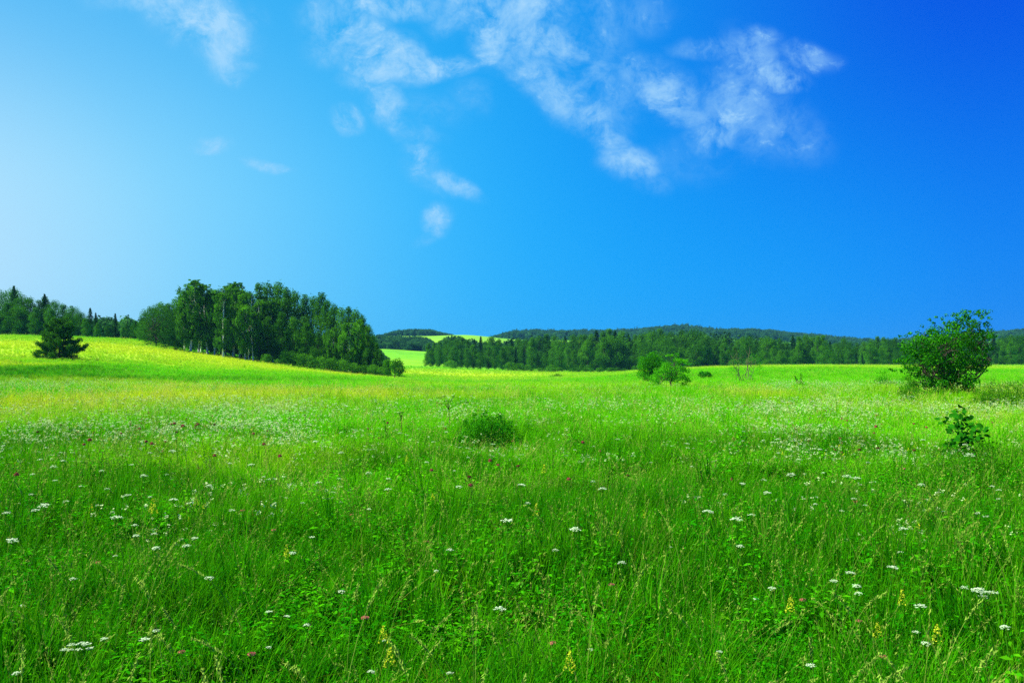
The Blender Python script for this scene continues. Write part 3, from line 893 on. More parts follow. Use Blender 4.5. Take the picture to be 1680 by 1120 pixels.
for (a, b) in [(27, 783), (199, 721), (229, 714), (281, 704), (286, 708), (321, 706), (325, 712), (240, 738), (249, 741), (416, 727), (433, 744), (459, 759), (147, 733), (138, 739), (300, 715),
               (804, 762), (817, 768), (933, 794), (956, 734), (772, 805), (731, 717), (636, 706), (1437, 708), (1434, 716), (1381, 693), (1390, 696), (1499, 700), (1520, 704), (1628, 691), (708, 780), (352, 760)]:
    put_flower('red', a, b, L_RED, 1.3, rng.uniform(1.0, 1.2))
L_PK = 'salmon pink flower head low in the green grass'
for (a, b) in [(45, 924), (161, 928), (398, 846), (449, 879), (298, 1071), (413, 1074), (599, 1015), (577, 853), (699, 897), (906, 1055), (1003, 959), (1317, 985), (1409, 1020), (1448, 1078), (1484, 778), (1516, 823)]:
    put_flower('pink', a, b, L_PK, .85)
L_YE = 'small yellow flower spike on a leafy stem in the grass'
for (a, b) in [(322, 834), (629, 1044), (935, 1088), (470, 915), (1537, 1044), (1440, 1036), (1480, 985), (150, 842), (640, 1082), (1297, 995), (710, 825), (880, 845), (1015, 885)]:
    put_flower('yellow', a, b, L_YE, .8)
put_flower('yellow', 251, 838, 'tall bright yellow flower spike beside white umbels in the left meadow', 1.15)
put_flower('yellow', 668, 765, 'yellow flower spike in the light grass left of the round bush', 1.1)
put_flower('yellow', 893, 778, 'yellow green flower spike in the grass right of the round bush', 1.1)
L_KN = 'dark brown seed head on a thin stalk above the pale grass'
for (a, b) in [(100, 708), (62, 715), (385, 708), (352, 706), (290, 722), (475, 683), (500, 690), (850, 770), (1440, 742), (1500, 745), (1410, 745), (770, 790), (1030, 790)]:
    put_flower('knap', a, b, L_KN, 1.25)
L_ST = 'tall pale grass stalk bending over above the meadow grass'
for q in range(80):
    a = rng.uniform(-10, 1690); b = 700 + 400 * rng.uniform() ** .8
    put_flower('stalk', a, b, L_ST, 1.0)
for (a, b) in [(222, 890), (250, 900), (290, 890), (20, 770), (1520, 790), (1560, 800), (1590, 810), (1480, 790), (860, 800), (1600, 760), (470, 1050), (90, 960), (1545, 800), (1610, 850)]:
    put_flower('stalk', a, b, L_ST, 1.1)

# the countless small flowers of the middle distance: one mass
fl = []
FM = [M_WHITE, M_STEM, M_RED, M_YELLOW, M_BROWN, M_CREAM]
for q in range(3):
    mb = MB(); p = umbel_mesh_stem(mb, .62, rng.normal(size=2) * .15, rng, mi=1); umbel_head(mb, p, .042, rng, 9, mi=0, stem_mi=1); fl.append(mb.mesh('bloom', FM))
for q in range(2):
    mb = MB()
    for z_ in range(5):
        o_ = rng.normal(size=3) * (.16, .16, 0)
        h_ = rng.uniform(.45, .62)
        mb.tube([o_, o_ + (0.02, 0, h_)], [.0015, .001], 3, mi=1)
        mb.leaves(o_ + (0.02, 0, h_) + rng.normal(size=(9, 3)) * .014, .013, (0, 0, .6), .9, .6, .5, mi=5)
    fl.append(mb.mesh('bloom', FM))
mb = MB(); p = umbel_mesh_stem(mb, .6, (0.1, .05), rng, mi=1); mb.leaves(p + rng.normal(size=(24, 3)) * .011, .011, None, 1, .4, .5, mi=2); fl.append(mb.mesh('bloom', FM))
mb = MB(); p = umbel_mesh_stem(mb, .5, (-.1, .05), rng, mi=1); mb.leaves(p + rng.normal(size=(20, 3)) * (.012, .012, .03), .010, None, 1, .5, .5, mi=3); fl.append(mb.mesh('bloom', FM))
blooms = proto_collection('bloom', fl)
x, y = [], []
for d0, d1, dn in ((8, 14, 4), (14, 20, 16), (20, 36, 24), (36, 62, 6)):
    a, b = field_points(d0, d1, dn, .05); x.append(a); y.append(b)
x = np.concatenate(x); y = np.concatenate(y)
uu = x / y
dens = ss((hash_noise(x, y, 2.6, 21) * .6 + hash_noise(x, y, 1.1, 22) * .4 - .25) / .5)
dens *= 0.25 + 0.75 * np.maximum(ss((-uu - .12) / .15), ss((uu - .24) / .08))
dens *= 1 - .8 * np.clip(yellowness(x, y), 0, 1)
keep = rng.uniform(size=len(x)) < dens
x, y = x[keep], y[keep]
n = len(x)
s = rng.uniform(.6, 1.05, n) * (1 + .2 * ss((y - 16) / 10))
kk = rng.choice(7, n, p=[.07, .07, .08, .30, .26, .12, .10])
bl = scatter('small_wildflowers', blooms, np.stack([x, y, height(x, y)], 1), np.stack([rng.normal(size=n) * .08, rng.normal(size=n) * .08, rng.uniform(0, 6.28, n)], 1),
             np.stack([s, s, s * rng.uniform(.8, 1.1, n)], 1), kk, np.zeros(n), np.full(n, .7), FM)
tag(bl, 'countless tiny white and red flowers speckling the middle of the meadow', 'wildflowers', kind='stuff')


# ------------------------------------------------------------------ trees
def limb(mb, a, b, r0, r1, R, n=5, wob=.06, ns=5, mi=0):
    a, b = np.asarray(a, float), np.asarray(b, float)
    L = np.linalg.norm(b - a)
    t = np.linspace(0, 1, n)[:, None]
    p = a + (b - a) * t
    p[1:-1] += R.normal(size=(n - 2, 3)) * L * wob
    p[:, 2] += np.sin(t[:, 0] * math.pi) * L * .05
    mb.tube(p, np.linspace(r0, r1, n), ns, mi=mi)


def crown_clumps(mb, clumps, nleaf, ls, R, upb=.35, asp=.55, droop=0.0, tone_z=None):
    """leaf clumps: list of (x, y, z, radius)"""
    vol = np.array([c[3] ** 2 for c in clumps]); vol /= vol.sum()
    for (c, vf) in zip(clumps, vol):
        n = max(12, int(nleaf * vf))
        d = R.normal(size=(n, 3)); d /= np.linalg.norm(d, axis=1)[:, None]
        r = c[3] * R.uniform(.4, 1.0, n) ** .6
        sq = np.array([1.0, 1.0, .8])
        p = np.array(c[:3]) + d * r[:, None] * sq
        # finer sub-clusters so the surface is ragged
        k_ = max(3, n // 26)
        sub = R.integers(k_, size=n)
        so = np.clip(R.normal(size=(k_, 3)), -1.6, 1.6) * c[3] * .22
        p += so[sub]
        if droop:
            p[:, 2] -= np.abs(R.normal(size=n)) * droop
        tn = np.clip(R.normal(.45, .22) + R.normal(size=k_)[sub] * .16 + R.normal(size=n) * .12, 0, 1)
        p[:, 2] = np.maximum(p[:, 2], .04)
        mb.leaves(p, ls * R.uniform(.65, 1.3, n), d * .55 + np.array([0, 0, upb]), .8, asp, tn, R=R)


def prof(z, pts):
    return np.interp(z, [p[0] for p in pts], [p[1] for p in pts])


def make_broad(name, h, wdt, R, lm, bm, nleaf=5200, ls=.17, shape=((.08, .45), (.3, .9), (.55, 1), (.8, .75), (1, .2)), base=.06, ncl=34, tr=.14):
    root = empty(name, (0, 0, -100))
    tb, cb = MB(), MB()
    top = np.array([R.normal() * .02 * h, R.normal() * .02 * h, h * .82])
    limb(tb, (0, 0, -.3), top, tr, tr * .25, R, 7, .012, 7)
    cl = []
    for q in range(ncl):
        zz = base + (1 - base) * (q + R.uniform()) / ncl
        rr_ = prof(zz, shape) * wdt * .5
        a = R.uniform(0, 6.283); k_ = math.sqrt(R.uniform(.15, 1))
        cr = (.17 + .10 * R.uniform()) * wdt * (.75 if zz > .85 else 1)
        cc = (math.cos(a) * max(0, rr_ - cr * .6) * k_, math.sin(a) * max(0, rr_ - cr * .6) * k_, min(zz * h, h - cr * .7), cr)
        cl.append(cc)
        if q % 2 == 0:
            zb = max(.12, zz - .22) * h
            limb(tb, top * (zb / top[2]) if zb < top[2] else top, cc[:3], tr * .35, tr * .08, R, 4, .05, 4)
    crown_clumps(cb, cl, nleaf, ls, R)
    tb.build('trunk', bm, root); cb.build('crown', lm, root)
    return root, h


def make_birch(name, h, wdt, R, nleaf=15000, ls=.15, clear=.21):
    root = empty(name, (0, 0, -100))
    tb, cb = MB(), MB()
    top = np.array([R.normal() * .03 * h, R.normal() * .02 * h, h * .97])
    t = np.linspace(0, 1, 9)[:, None]
    p = np.array([0, 0, -.3]) + (top - (0, 0, -.3)) * t + np.concatenate([R.normal(size=(9, 2)) * .05, np.zeros((9, 1))], 1)
    tb.tube(p, np.linspace(.23, .02, 9), 7)
    ncl = 30
    per = nleaf // ncl
    for q in range(ncl):
        zz = clear + (1 - clear) * ((q + R.uniform()) / ncl)
        rr_ = prof(zz, ((clear, .5), (.38, .95), (.6, 1), (.8, .8), (.93, .55), (1, .2))) * wdt * .5
        a = R.uniform(0, 6.283); k_ = math.sqrt(R.uniform(.1, 1))
        e = np.array([math.cos(a) * rr_ * k_, math.sin(a) * rr_ * k_, zz * h])
        zb = max(clear * .9, zz - .14)
        st = p[0] + (top - p[0]) * zb
        limb(tb, st, e, .035, .008, R, 4, .04, 3)
        m_ = 16                                     # hanging strings of leaves
        so = e + R.normal(size=(m_, 3)) * np.array([.5, .5, .35]) * (wdt / 4.5)
        ln = R.uniform(.5, 1.9, m_)
        sid = R.integers(m_, size=per)
        tt = R.uniform(0, 1, per)
        pp = so[sid] + np.stack([R.normal(size=per) * .12, R.normal(size=per) * .12, -tt * ln[sid] * (.4 if zz > .9 else 1)], 1)
        pp[:, 2] = np.minimum(pp[:, 2], h)
        tn = np.clip(R.normal(.5, .2) + R.normal(size=m_)[sid] * .15, 0, 1)
        d = pp - np.array([0, 0, 1]) * pp[:, 2:3]
        d /= np.linalg.norm(d, axis=1)[:, None] + 1e-6
        cb.leaves(pp, ls * R.uniform(.6, 1.3, per), d * .5 + (0, 0, .3), .9, .55, tn, R=R)
    tb.build('trunk', M_BIRCH, root); cb.build('crown', L_BIRCH, root)
    return root, h


def make_spruce(name, h, wdt, R, nleaf=5200, lm=None):
    root = empty(name, (0, 0, -100))
    tb, cb = MB(), MB()
    tb.tube([(0, 0, -.3), (0, 0, h * .5), (0, 0, h * .98)], [.16, .09, .015], 6)
    nb = 130
    per = nleaf // nb
    for q in range(nb):
        zz = .05 + .95 * (q / nb) ** .9
        L = wdt * .5 * (1 - zz) ** .8 * R.uniform(.7, 1.15) + .12
        a = q * 2.399 + R.normal() * .3
        d = np.array([math.cos(a), math.sin(a), 0])
        t_ = R.uniform(.1, 1, per)
        drop = -.35 * L * t_ + .18 * L * t_ ** 3
        side = np.array([-d[1], d[0], 0])
        pp = d * (L * t_)[:, None] + side * (R.normal(size=per) * .10 * L * (1.1 - t_ * .6))[:, None]
        pp[:, 2] = zz * h + drop + R.normal(size=per) * .05 * wdt * .3
        pp[:, 2] = np.clip(pp[:, 2], .05, h)
        if L > .5 and q % 2 == 0:
            tb.tube([(0, 0, zz * h), d * L * .9 + np.array([0, 0, zz * h - .2 * L])], [.03, .008], 3)
        cb.leaves(pp, .17 * R.uniform(.7, 1.3, per), (0, 0, .8), .6, .35, np.clip(R.normal(.45, .2) + R.normal(size=per) * .1, 0, 1), along=np.tile(d + (0, 0, -.2), (per, 1)), R=R)
    tb.build('trunk', M_BARK, root); cb.build('crown', lm or L_SPRUCE, root)
    return root, h


R = np.random.default_rng(5)
T = {}
T['birch'] = [make_birch('birch_tree', 16, w_, R) for w_ in (5.4, 4.6, 6.2, 5.0)]
T['broad'] = [make_broad('broadleaf_tree', 13, 7.2, R, L_BROAD, M_BARK, 7000, .16), make_broad('broadleaf_tree', 13, 6.0, R, L_BROAD, M_BARK, 7000, .16, ((.08, .5), (.35, 1), (.6, .9), (.85, .5), (1, .12))),
              make_broad('broadleaf_tree', 13, 8.2, R, L_BROAD, M_BARK, 7500, .16, ((.06, .6), (.3, 1), (.6, .95), (.85, .7), (1, .25))),
              make_broad('broadleaf_tree', 13, 5.4, R, L_BROAD, M_BARK, 6500, .16, ((.06, .6), (.3, .9), (.55, 1), (.8, .55), (1, .05)), ncl=40),
              make_broad('broadleaf_tree', 13, 6.6, R, L_LIGHT, M_BARK, 7000, .16, ((.06, .6), (.35, 1), (.6, .85), (.8, .55), (1, .08)), ncl=38)]
T['spruce'] = [make_spruce('spruce_tree', 12, 4.6, R), make_spruce('spruce_tree', 12, 3.8, R), make_spruce('spruce_tree', 12, 5.4, R)]
T['shrub'] = [make_broad('wood_edge_shrub', 3.2, 5.0, R, L_LIGHT, M_BARK, 2600, .12, ((0, .9), (.4, 1), (.8, .7), (1, .2)), 0.0, 18, .05), make_broad('wood_edge_shrub', 3.2, 4.0, R, L_BROAD, M_BARK, 2600, .12, ((0, .9), (.4, 1), (.8, .7), (1, .2)), 0.0, 18, .05)]
CATT = {'birch': 'birch', 'broad': 'tree', 'spruce': 'conifer', 'shrub': 'shrub'}
used_t = set()
COUNT = {}


def put_tree(kind, px, D, top, label, group, wmul=1.0, var=None):
    q = int(R.integers(len(T[kind]))) if var is None else var
    root, h0 = T[kind][q]
    x, y, z = at(px, D)
    h = zy(D, top) - z
    s = h / h0
    sc = (s * wmul, s * wmul, s)
    rz = R.uniform(0, 6.283)
    COUNT[kind] = COUNT.get(kind, 0) + 1
    if (kind, q) not in used_t:
        used_t.add((kind, q))
        root.location = (x, y, z); root.rotation_euler = (0, 0, rz); root.scale = sc
        tag(root, label, CATT[kind], group)
        return root
    return copy_tree(root, (x, y, z), rz, sc, label, group)


# --- left wood behind the hill crest
LW = [(-60, 478), (-35, 470), (-12, 478), (4, 474), (22, 469), (36, 480), (48, 484), (64, 486), (74, 483), (90, 488), (104, 492), (120, 496), (132, 508), (208, 527), (222, 522)]
for (a, b) in LW:
    put_tree('broad', a, R.uniform(214, 224), b + R.uniform(3, 7), 'dark rounded broadleaf tree in the wood behind the left hill crest', 'broadleaf trees behind the left hill crest', 1.0)
for (a, b) in [(-25, 500), (12, 497), (30, 502), (58, 505), (84, 508), (112, 515), (140, 522), (160, 530), (176, 534), (202, 536), (218, 534), (232, 522)]:
    put_tree('broad', a, R.uniform(207, 212), b, 'low dark broadleaf tree at the front of the left hill crest wood', 'low trees at the front of the left wood', 1.15, var=int(R.integers(4)))
for (a, b) in [(23, 469), (73, 482), (-45, 480)]:
    put_tree('spruce', a, 217, b, 'thin pointed spruce rising above the wood behind the left hill crest', 'pointed spruces in the left wood')
put_tree('spruce', 148, 216, 505, 'pointed dark spruce at the low right end of the left wood', 'pointed spruces in the left wood', 1.1)
put_tree('spruce', 189, 216, 514, 'lone pointed spruce in the dip between the left wood and the grove', None, 1.3)
put_tree('spruce', 157, 214, 513, 'smaller pointed spruce just left of the dip in the wood', None, 1.1)

# --- big grove
for (a, D, b, l) in [(313, 187, 459, 'tallest birch at the left corner of the grove with white trunk'), (366, 181, 482, 'birch with a bold white trunk base standing in front of the grove'),
                     (340, 190, 466, 'pale trunked birch second from the left corner of the grove'), (383, 192, 463, 'tall birch at the highest part of the grove front')]:
    put_tree('birch', a, D, b, l, 'birches of the grove', 1.2)
for (a, D, b) in [(303, 190, 482), (326, 192, 476), (352, 190, 474), (393, 193, 470), (408, 188, 480), (402, 184, 500), (425, 190, 490), (330, 196, 470), (370, 198, 468), (447, 192, 488), (572, 181, 528), (586, 182, 522), (545, 183, 535), (415, 184, 505)]:
    put_tree('birch', a, D, b + 2, 'birch with thin white trunk among the crowded grove trees', 'birches of the grove')
for (a, D, b) in [(425, 198, 470), (440, 202, 466), (456, 206, 466), (470, 200, 474), (484, 204, 476), (500, 200, 479), (514, 202, 480), (527, 198, 483), (537, 192, 496), (548, 191, 503), (560, 189, 500), (572, 188, 506),
                  (584, 187, 512), (594, 186, 521), (604, 184, 532), (612, 182, 545), (618, 181, 560), (624, 180, 578), (312, 197, 480), (328, 199, 474), (345, 199, 474), (362, 200, 470), (378, 200, 468), (395, 198, 474), (410, 196, 484), (355, 204, 480), (385, 206, 476), (405, 206, 482), (320, 204, 490), (300, 204, 495)]:
    put_tree('broad', a, D, b + R.uniform(-6, 6), 'tall dark broadleaf tree packed inside the grove on the slope', 'broadleaf trees of the grove', .72, var=int(R.choice([1, 3, 4])))
for (a, D, b) in [(440, 187, 520), (462, 186, 512), (482, 186, 520), (503, 185, 530), (522, 184, 545), (540, 185, 540), (562, 183, 548), (585, 181, 560), (602, 180, 570), (614, 179, 588), (425, 188, 515), (632, 179, 590)]:
    put_tree('broad', a, D, b, 'mid height broadleaf tree at the front of the grove', 'front broadleaf trees of the grove', .9, var=int(R.choice([1, 3, 4])))
for (a, b) in [(437, 205, ), (455, 0), (472, 0), (492, 0), (510, 0), (528, 0), (546, 0), (563, 0), (580, 0), (596, 0), (611, 0), (625, 0), (634, 0)]:
    x_, D_, z_ = at(a, 176.5)
    put_tree('shrub', a, 176.5, HOR - (z_ + R.uniform(1.2, 3.4) - CZ) * F / 176.5, 'low green shrub along the foot of the grove', 'shrubs along the foot of the grove', 1.1)
for (a, b) in [(238, 512), (250, 503), (264, 496), (276, 498), (288, 496), (283, 505)]:
    put_tree('broad', a, R.uniform(203, 210), b, 'dark broadleaf tree between the low dip and the birches of the grove', 'trees at the left end of the grove', .95)
put_tree('shrub', 293, 186, 556, 'light green shrub under the left corner birches', None, .8)


def custom(name, label, cat, base_px, base_y, D, clumps, nleaf, ls, lm, bm, tr, stems=1, group=None, depth=.8, limbs=True, R=R, k=1.0, trunk_top=.5, up=.35, asp=.55):
    """a tree whose crown is given as clumps (picture x, y, radius in pixels at its distance), each also repeated in depth"""
    x0, y0, z0 = at(base_px, D)
    root = empty(name, (x0, y0, z0))
    tb, cb = MB(), MB()
    s = D / F
    cl = []
    xs = [c[0] for c in clumps]
    wid = (max(xs) - min(xs)) * s * .5 + .3
    by = HOR - (z0 - CZ) / s
    for (a, b, r) in clumps:
        X_, Z_ = (a - base_px) * s, (by - b) * s
        edge = abs(a - (max(xs) + min(xs)) / 2) * s / wid
        dd = depth * wid * math.sqrt(max(0.05, 1 - edge ** 2))
        for q in range(3):
            cl.append((X_ + R.normal() * r * s * .2, (q - 1) * dd * R.uniform(.5, 1), Z_ - abs(q - 1) * r * s * .3 + R.normal() * r * s * .15, r * s * k * R.uniform(.8, 1.1)))
    H = max(c[2] for c in cl)
    tops = []
    for q in range(stems):
        off = np.array([R.normal() * .12, R.normal() * .12, 0]) * (stems > 1)
        top = np.array([R.normal() * .1 * H * (1 + stems * .3), R.normal() * .1 * H, H * trunk_top])
        limb(tb, off + (0, 0, -.15), top, tr, tr * .6, R, 5, .03, 7)
        tops.append(top)
    for q, c in enumerate(cl):
        tp = tops[q % stems]
        limb(tb, tp * R.uniform(.55, 1), tp + (np.array(c[:3]) - tp) * .85, tr * .4, tr * .06, R, 5, .05, 4)
    crown_clumps(cb, cl, nleaf, ls, R, up, asp)
    tb.build('trunk', bm, root); cb.build('crown', lm, root)
    return tag(root, label, cat, group)


# dark pine in front of the left end of the grove
custom('pine_tree', 'dark dense pine with a sprawling crown at the left end of the grove', 'pine', 256, 572, 184,
       [(245, 512, 11), (262, 505, 11), (275, 512, 10), (236, 528, 9), (252, 526, 12), (270, 526, 12), (284, 530, 8), (240, 545, 11), (258, 544, 12), (275, 545, 10), (235, 553, 7), (252, 560, 8), (268, 565, 9), (245, 566, 6), (275, 566, 6)], 9000, .17, L_PINE, M_BARK, .22, asp=.3)
custom('small_round_tree', 'small round dark tree standing alone at the right end of the grove', 'tree', 650, 620, 160,
       [(646, 596, 7), (654, 594, 7), (658, 602, 7), (648, 606, 6), (655, 610, 6), (643, 601, 5), (660, 608, 4)], 3000, .11, L_BROAD, M_BARK, .09, 2)
custom('small_round_tree', 'thin dark bush squeezed between the grove and the small round tree', 'tree', 637, 618, 168,
       [(636, 594, 6), (640, 602, 6), (634, 608, 6), (638, 612, 5)], 2200, .11, L_BROAD, M_BARK, .06, 2)

# --- young pine standing on the left hillside
def young_pine():
    D = 110.0
    x0, y0, z0 = at(97, D)
    root = empty('young_pine_tree', (x0, y0, z0))
    tb, cb = MB(), MB()
    RR = np.random.default_rng(77)
    H = 5.0
    tb.tube([(0, 0, -.2), (.05, 0, 2.5), (0, .05, H * .95)], [.14, .09, .02], 7)
    for zz, L, nb, rise in ((.45, 3.6, 8, .15), (.95, 3.4, 8, .22), (1.45, 2.9, 8, .3), (2.2, 2.5, 8, .25), (2.8, 1.9, 8, .35), (3.2, 1.9, 8, .4), (3.6, 1.8, 8, .4), (4.0, 1.6, 8, .4), (4.4, 1.3, 8, .5), (4.7, .8, 6, .5)):
        a0 = RR.uniform(0, 6.28)
        for b in range(nb):
            a = a0 + b * 6.283 / nb + RR.normal() * .2
            l_ = L * RR.uniform(.75, 1.1)
            d = np.array([math.cos(a), math.sin(a), 0])
            zq, rq = zz + RR.normal() * .16, rise + RR.normal() * .1
            f = lambda t: d * (l_ * t)[..., None] + np.array([0, 0, 1]) * (zq + rq * l_ * t ** 2.2 - .05 * l_ * t)[..., None]
            tb.tube(f(np.linspace(0, 1, 5)), np.linspace(.04, .012, 5), 4)
            n = int(280 * l_ ** .7)
            t = RR.uniform(.3, 1.03, n)
            k_ = 10
            tw = RR.integers(k_, size=n)
            tt = RR.uniform(.35, 1, k_)[tw] * .97
            sd = np.array([-d[1], d[0], 0])
            off = (RR.normal(size=k_) * .28)[tw] * (.4 + l_ * .15)
            p = f(tt) + sd * off[:, None] + RR.normal(size=(n, 3)) * .13 + np.array([0, 0, .06])
            cb.leaves(p, .15 * RR.uniform(.7, 1.2, n), (0, 0, .4), .9, .2, np.clip(RR.normal(.4, .2) + RR.normal(size=n) * .12, 0, 1), along=np.tile(d * .5 + (0, 0, .8), (n, 1)), R=RR)
    tb.build('trunk', M_BARK, root); cb.build('crown', L_PINE, root)
    tag(root, 'young dark pine with upswept boughs standing alone on the yellow hillside', 'pine')
young_pine()

# --- long wood across the field
OUT = [(690, 563), (705, 562), (740, 556), (780, 554), (820, 553), (860, 553), (900, 550), (950, 548), (980, 543), (1010, 541), (1040, 543), (1060, 545), (1085, 541), (1110, 545), (1145, 541), (1170, 550), (1200, 557),
       (1220, 551), (1250, 553), (1290, 554), (1310, 551), (1340, 551), (1380, 556), (1400, 558), (1430, 551), (1450, 553), (1480, 557), (1560, 557), (1640, 556), (1665, 550), (1690, 546), (1800, 548)]
ox, oy = [p[0] for p in OUT], [p[1] for p in OUT]


def zone(px):
    for lim, z_ in ((790, 'at the left end of the long wood'), (905, 'behind the yellow valley patch'), (1035, 'in the middle of the long wood'), (1140, 'behind the two bright green bushes'),
                    (1290, 'behind the bare shrub'), (1480, 'left of the big leafy tree'), (9999, 'right of the big leafy tree')):
        if px < lim: return z_


px_ = 703.0
while px_ < 1770:
    D = R.uniform(362, 385) if px_ > 1150 else R.uniform(366, 392)
    tp = np.interp(px_, ox, oy) + R.choice([-2, 0, 1, 3, 6])
    kd = 'spruce' if R.uniform() < .13 else 'broad'
    nm = {'spruce': 'pointed dark spruce', 'birch': 'slim light green birch', 'broad': 'dark rounded broadleaf tree'}[kd]
    put_tree(kd, px_, D, tp, f'{nm} topping the wood, {zone(px_)}', f'{kd} trees in the top line, {zone(px_)}', {'spruce': 1.25, 'birch': 1.35, 'broad': 1.0}[kd])
    px_ += R.uniform(8, 12.5)
px_ = 699.0
while px_ < 1770:
    D = R.uniform(340, 352)
    base = np.interp(px_, ox, oy)
    tp = base + R.uniform(9, 28)
    kd = 'spruce' if R.uniform() < .1 else 'broad'
    nm = {'spruce': 'short pointed spruce', 'broad': 'lower bushy broadleaf tree'}[kd]
    put_tree(kd, px_, D, tp, f'{nm} at the wood edge, {zone(px_)}', f'{kd} trees at the field edge, {zone(px_)}', {'spruce': 1.2, 'broad': 1.15}[kd])
    px_ += R.uniform(9, 14)
for (a, D, h_, l_) in [(838, 332, 3.4, 'light green shrub at the foot of the long wood, leftmost of three'), (852, 330, 3.2, 'light green shrub at the foot of the long wood, middle of three'), (866, 333, 2.6, 'light green shrub at the foot of the long wood, rightmost of three'),
                       (1232, 333, 3.8, 'round green shrub at the field edge behind the bare shrub'), (1282, 333, 4.2, 'largest round green shrub at the field edge behind the sapling'), (1258, 334, 2.8, 'small green shrub between two round ones at the field edge'),
                       (905, 325, 2.6, 'low light shrub in the middle of the wood edge'), (740, 336, 3.0, 'low green shrub at the left end of the long wood'), (1205, 334, 3.0, 'dark shrub at the field edge just left of the bare shrub')]:
    x_, y_, z_ = at(a, D)
    put_tree('shrub', a, D, HOR - (z_ + h_ - CZ) / D * F, l_, 'shrubs at the foot of the long wood', 1.2)
for q in range(16):
    a = 870 + q * 13 + R.uniform(-4, 4)
    x_, y_, z_ = at(a, 322)
    put_tree('shrub', a, R.uniform(315, 328), HOR - (z_ + R.uniform(1.2, 2.2) - CZ) / 322 * F, 'low ragged bush in the dark hedge line before the long wood', 'bushes in the hedge line before the long wood', 1.6, var=1)
a_ = custom('field_bush', 'lone dark mound shaped bush in the yellow valley field', 'bush', 912, 620, 215, [(907, 618, 4), (913, 616, 5), (919, 618, 4)], 1600, .1, L_BROAD, M_BARK, .03)

# --- small trees and bushes in the field
custom('leafy_bush', 'dark green rounded bush behind the bright young tree in the field', 'bush', 1068, 628, 82,
       [(1058, 588, 9), (1070, 583, 9), (1080, 590, 9), (1054, 600, 9), (1066, 598, 12), (1078, 602, 10), (1058, 612, 9), (1066, 614, 9), (1060, 622, 7)], 6000, .065, L_RTREE, M_BARK, .06, 3)
custom('young_fruit_tree', 'bright green young tree with a short dark trunk in the field centre', 'tree', 1103, 642, 62,
       [(1095, 594, 8), (1110, 588, 7), (1108, 580, 3), (1098, 582, 3), (1121, 592, 5), (1127, 596, 4), (1083, 606, 9), (1098, 604, 10), (1113, 603, 9), (1124, 606, 7), (1074, 618, 8), (1088, 618, 9), (1104, 616, 9), (1119, 617, 8), (1070, 628, 6), (1082, 629, 6), (1128, 622, 5), (1124, 630, 5)],
       6500, .06, L_APPLE, M_BARK, .085, 1, trunk_top=.42, k=.84, asp=.4)
custom('leafy_bush', 'small round green bush right of the bright young tree', 'bush', 1157, 622, 92, [(1153, 614, 5), (1160, 612, 5), (1164, 616, 4), (1156, 619, 4)], 1800, .07, L_BUSH, M_BARK, .03, 2)
custom('leafy_bush', 'pale green feathery bush left of the big leafy tree', 'bush', 1450, 640, 58, [(1448, 610, 5), (1445, 622, 7), (1454, 625, 8), (1462, 632, 8), (1448, 634, 7), (1472, 630, 5)], 3200, .045, L_APPLE, M_BARK, .02, 4, k=1.1)
custom('leafy_bush', 'low dark bush at the far left edge of the hillside', 'bush', 36, 612, 92, [(20, 608, 7), (32, 605, 8), (45, 607, 6), (8, 603, 6)], 2400, .08, L_BUSH, M_BARK, .03, 3)
custom('leafy_tree', 'big leafy green tree leaning right above the meadow on the right', 'tree', 1556, 667, 40,
       [(1497, 566, 17), (1515, 556, 16), (1535, 545, 18), (1556, 538, 18), (1576, 527, 17), (1592, 518, 12), (1585, 512, 8), (1606, 530, 12), (1612, 548, 12), (1596, 545, 20), (1575, 555, 24), (1550, 562, 24), (1525, 576, 22), (1500, 588, 18), (1492, 600, 10), (1522, 600, 20), (1545, 592, 22), (1570, 585, 22), (1595, 575, 18),
        (1610, 566, 11), (1602, 590, 12), (1590, 598, 14), (1505, 616, 10), (1522, 622, 14), (1516, 634, 9), (1528, 640, 12), (1545, 625, 18), (1565, 622, 18), (1585, 635, 15), (1575, 610, 16), (1565, 642, 14), (1538, 612, 18), (1520, 650, 12), (1560, 655, 12), (1552, 645, 10), (1530, 652, 12), (1555, 656, 12), (1580, 652, 12), (1505, 645, 9), (1490, 636, 7), (1596, 646, 9), (1605, 512, 5), (1611, 522, 5), (1505, 545, 5), (1488, 550, 5), (1545, 522, 6), (1555, 516, 4), (1474, 590, 6), (1468, 606, 5), (1530, 530, 5), (1620, 540, 5)],
       13500, .062, L_RTREE, M_BARK, .05, 4, depth=.6, k=.68, trunk_top=.5)
custom('leafy_bush', 'round green bush in the middle of the meadow', 'bush', 800, 752, 19,
       [(768, 704, 13), (782, 694, 13), (799, 689, 14), (816, 693, 13), (830, 703, 11), (755, 712, 8), (790, 704, 16), (812, 708, 15), (843, 712, 7), (748, 722, 6), (853, 720, 6), (795, 676, 5), (777, 681, 5), (820, 681, 5), (764, 692, 5), (836, 693, 5), (780, 722, 16), (805, 724, 18), (825, 720, 12), (795, 738, 14)], 7500, .03, L_BUSH, M_STEM, .012, 9, k=.95, asp=.33, up=.1)


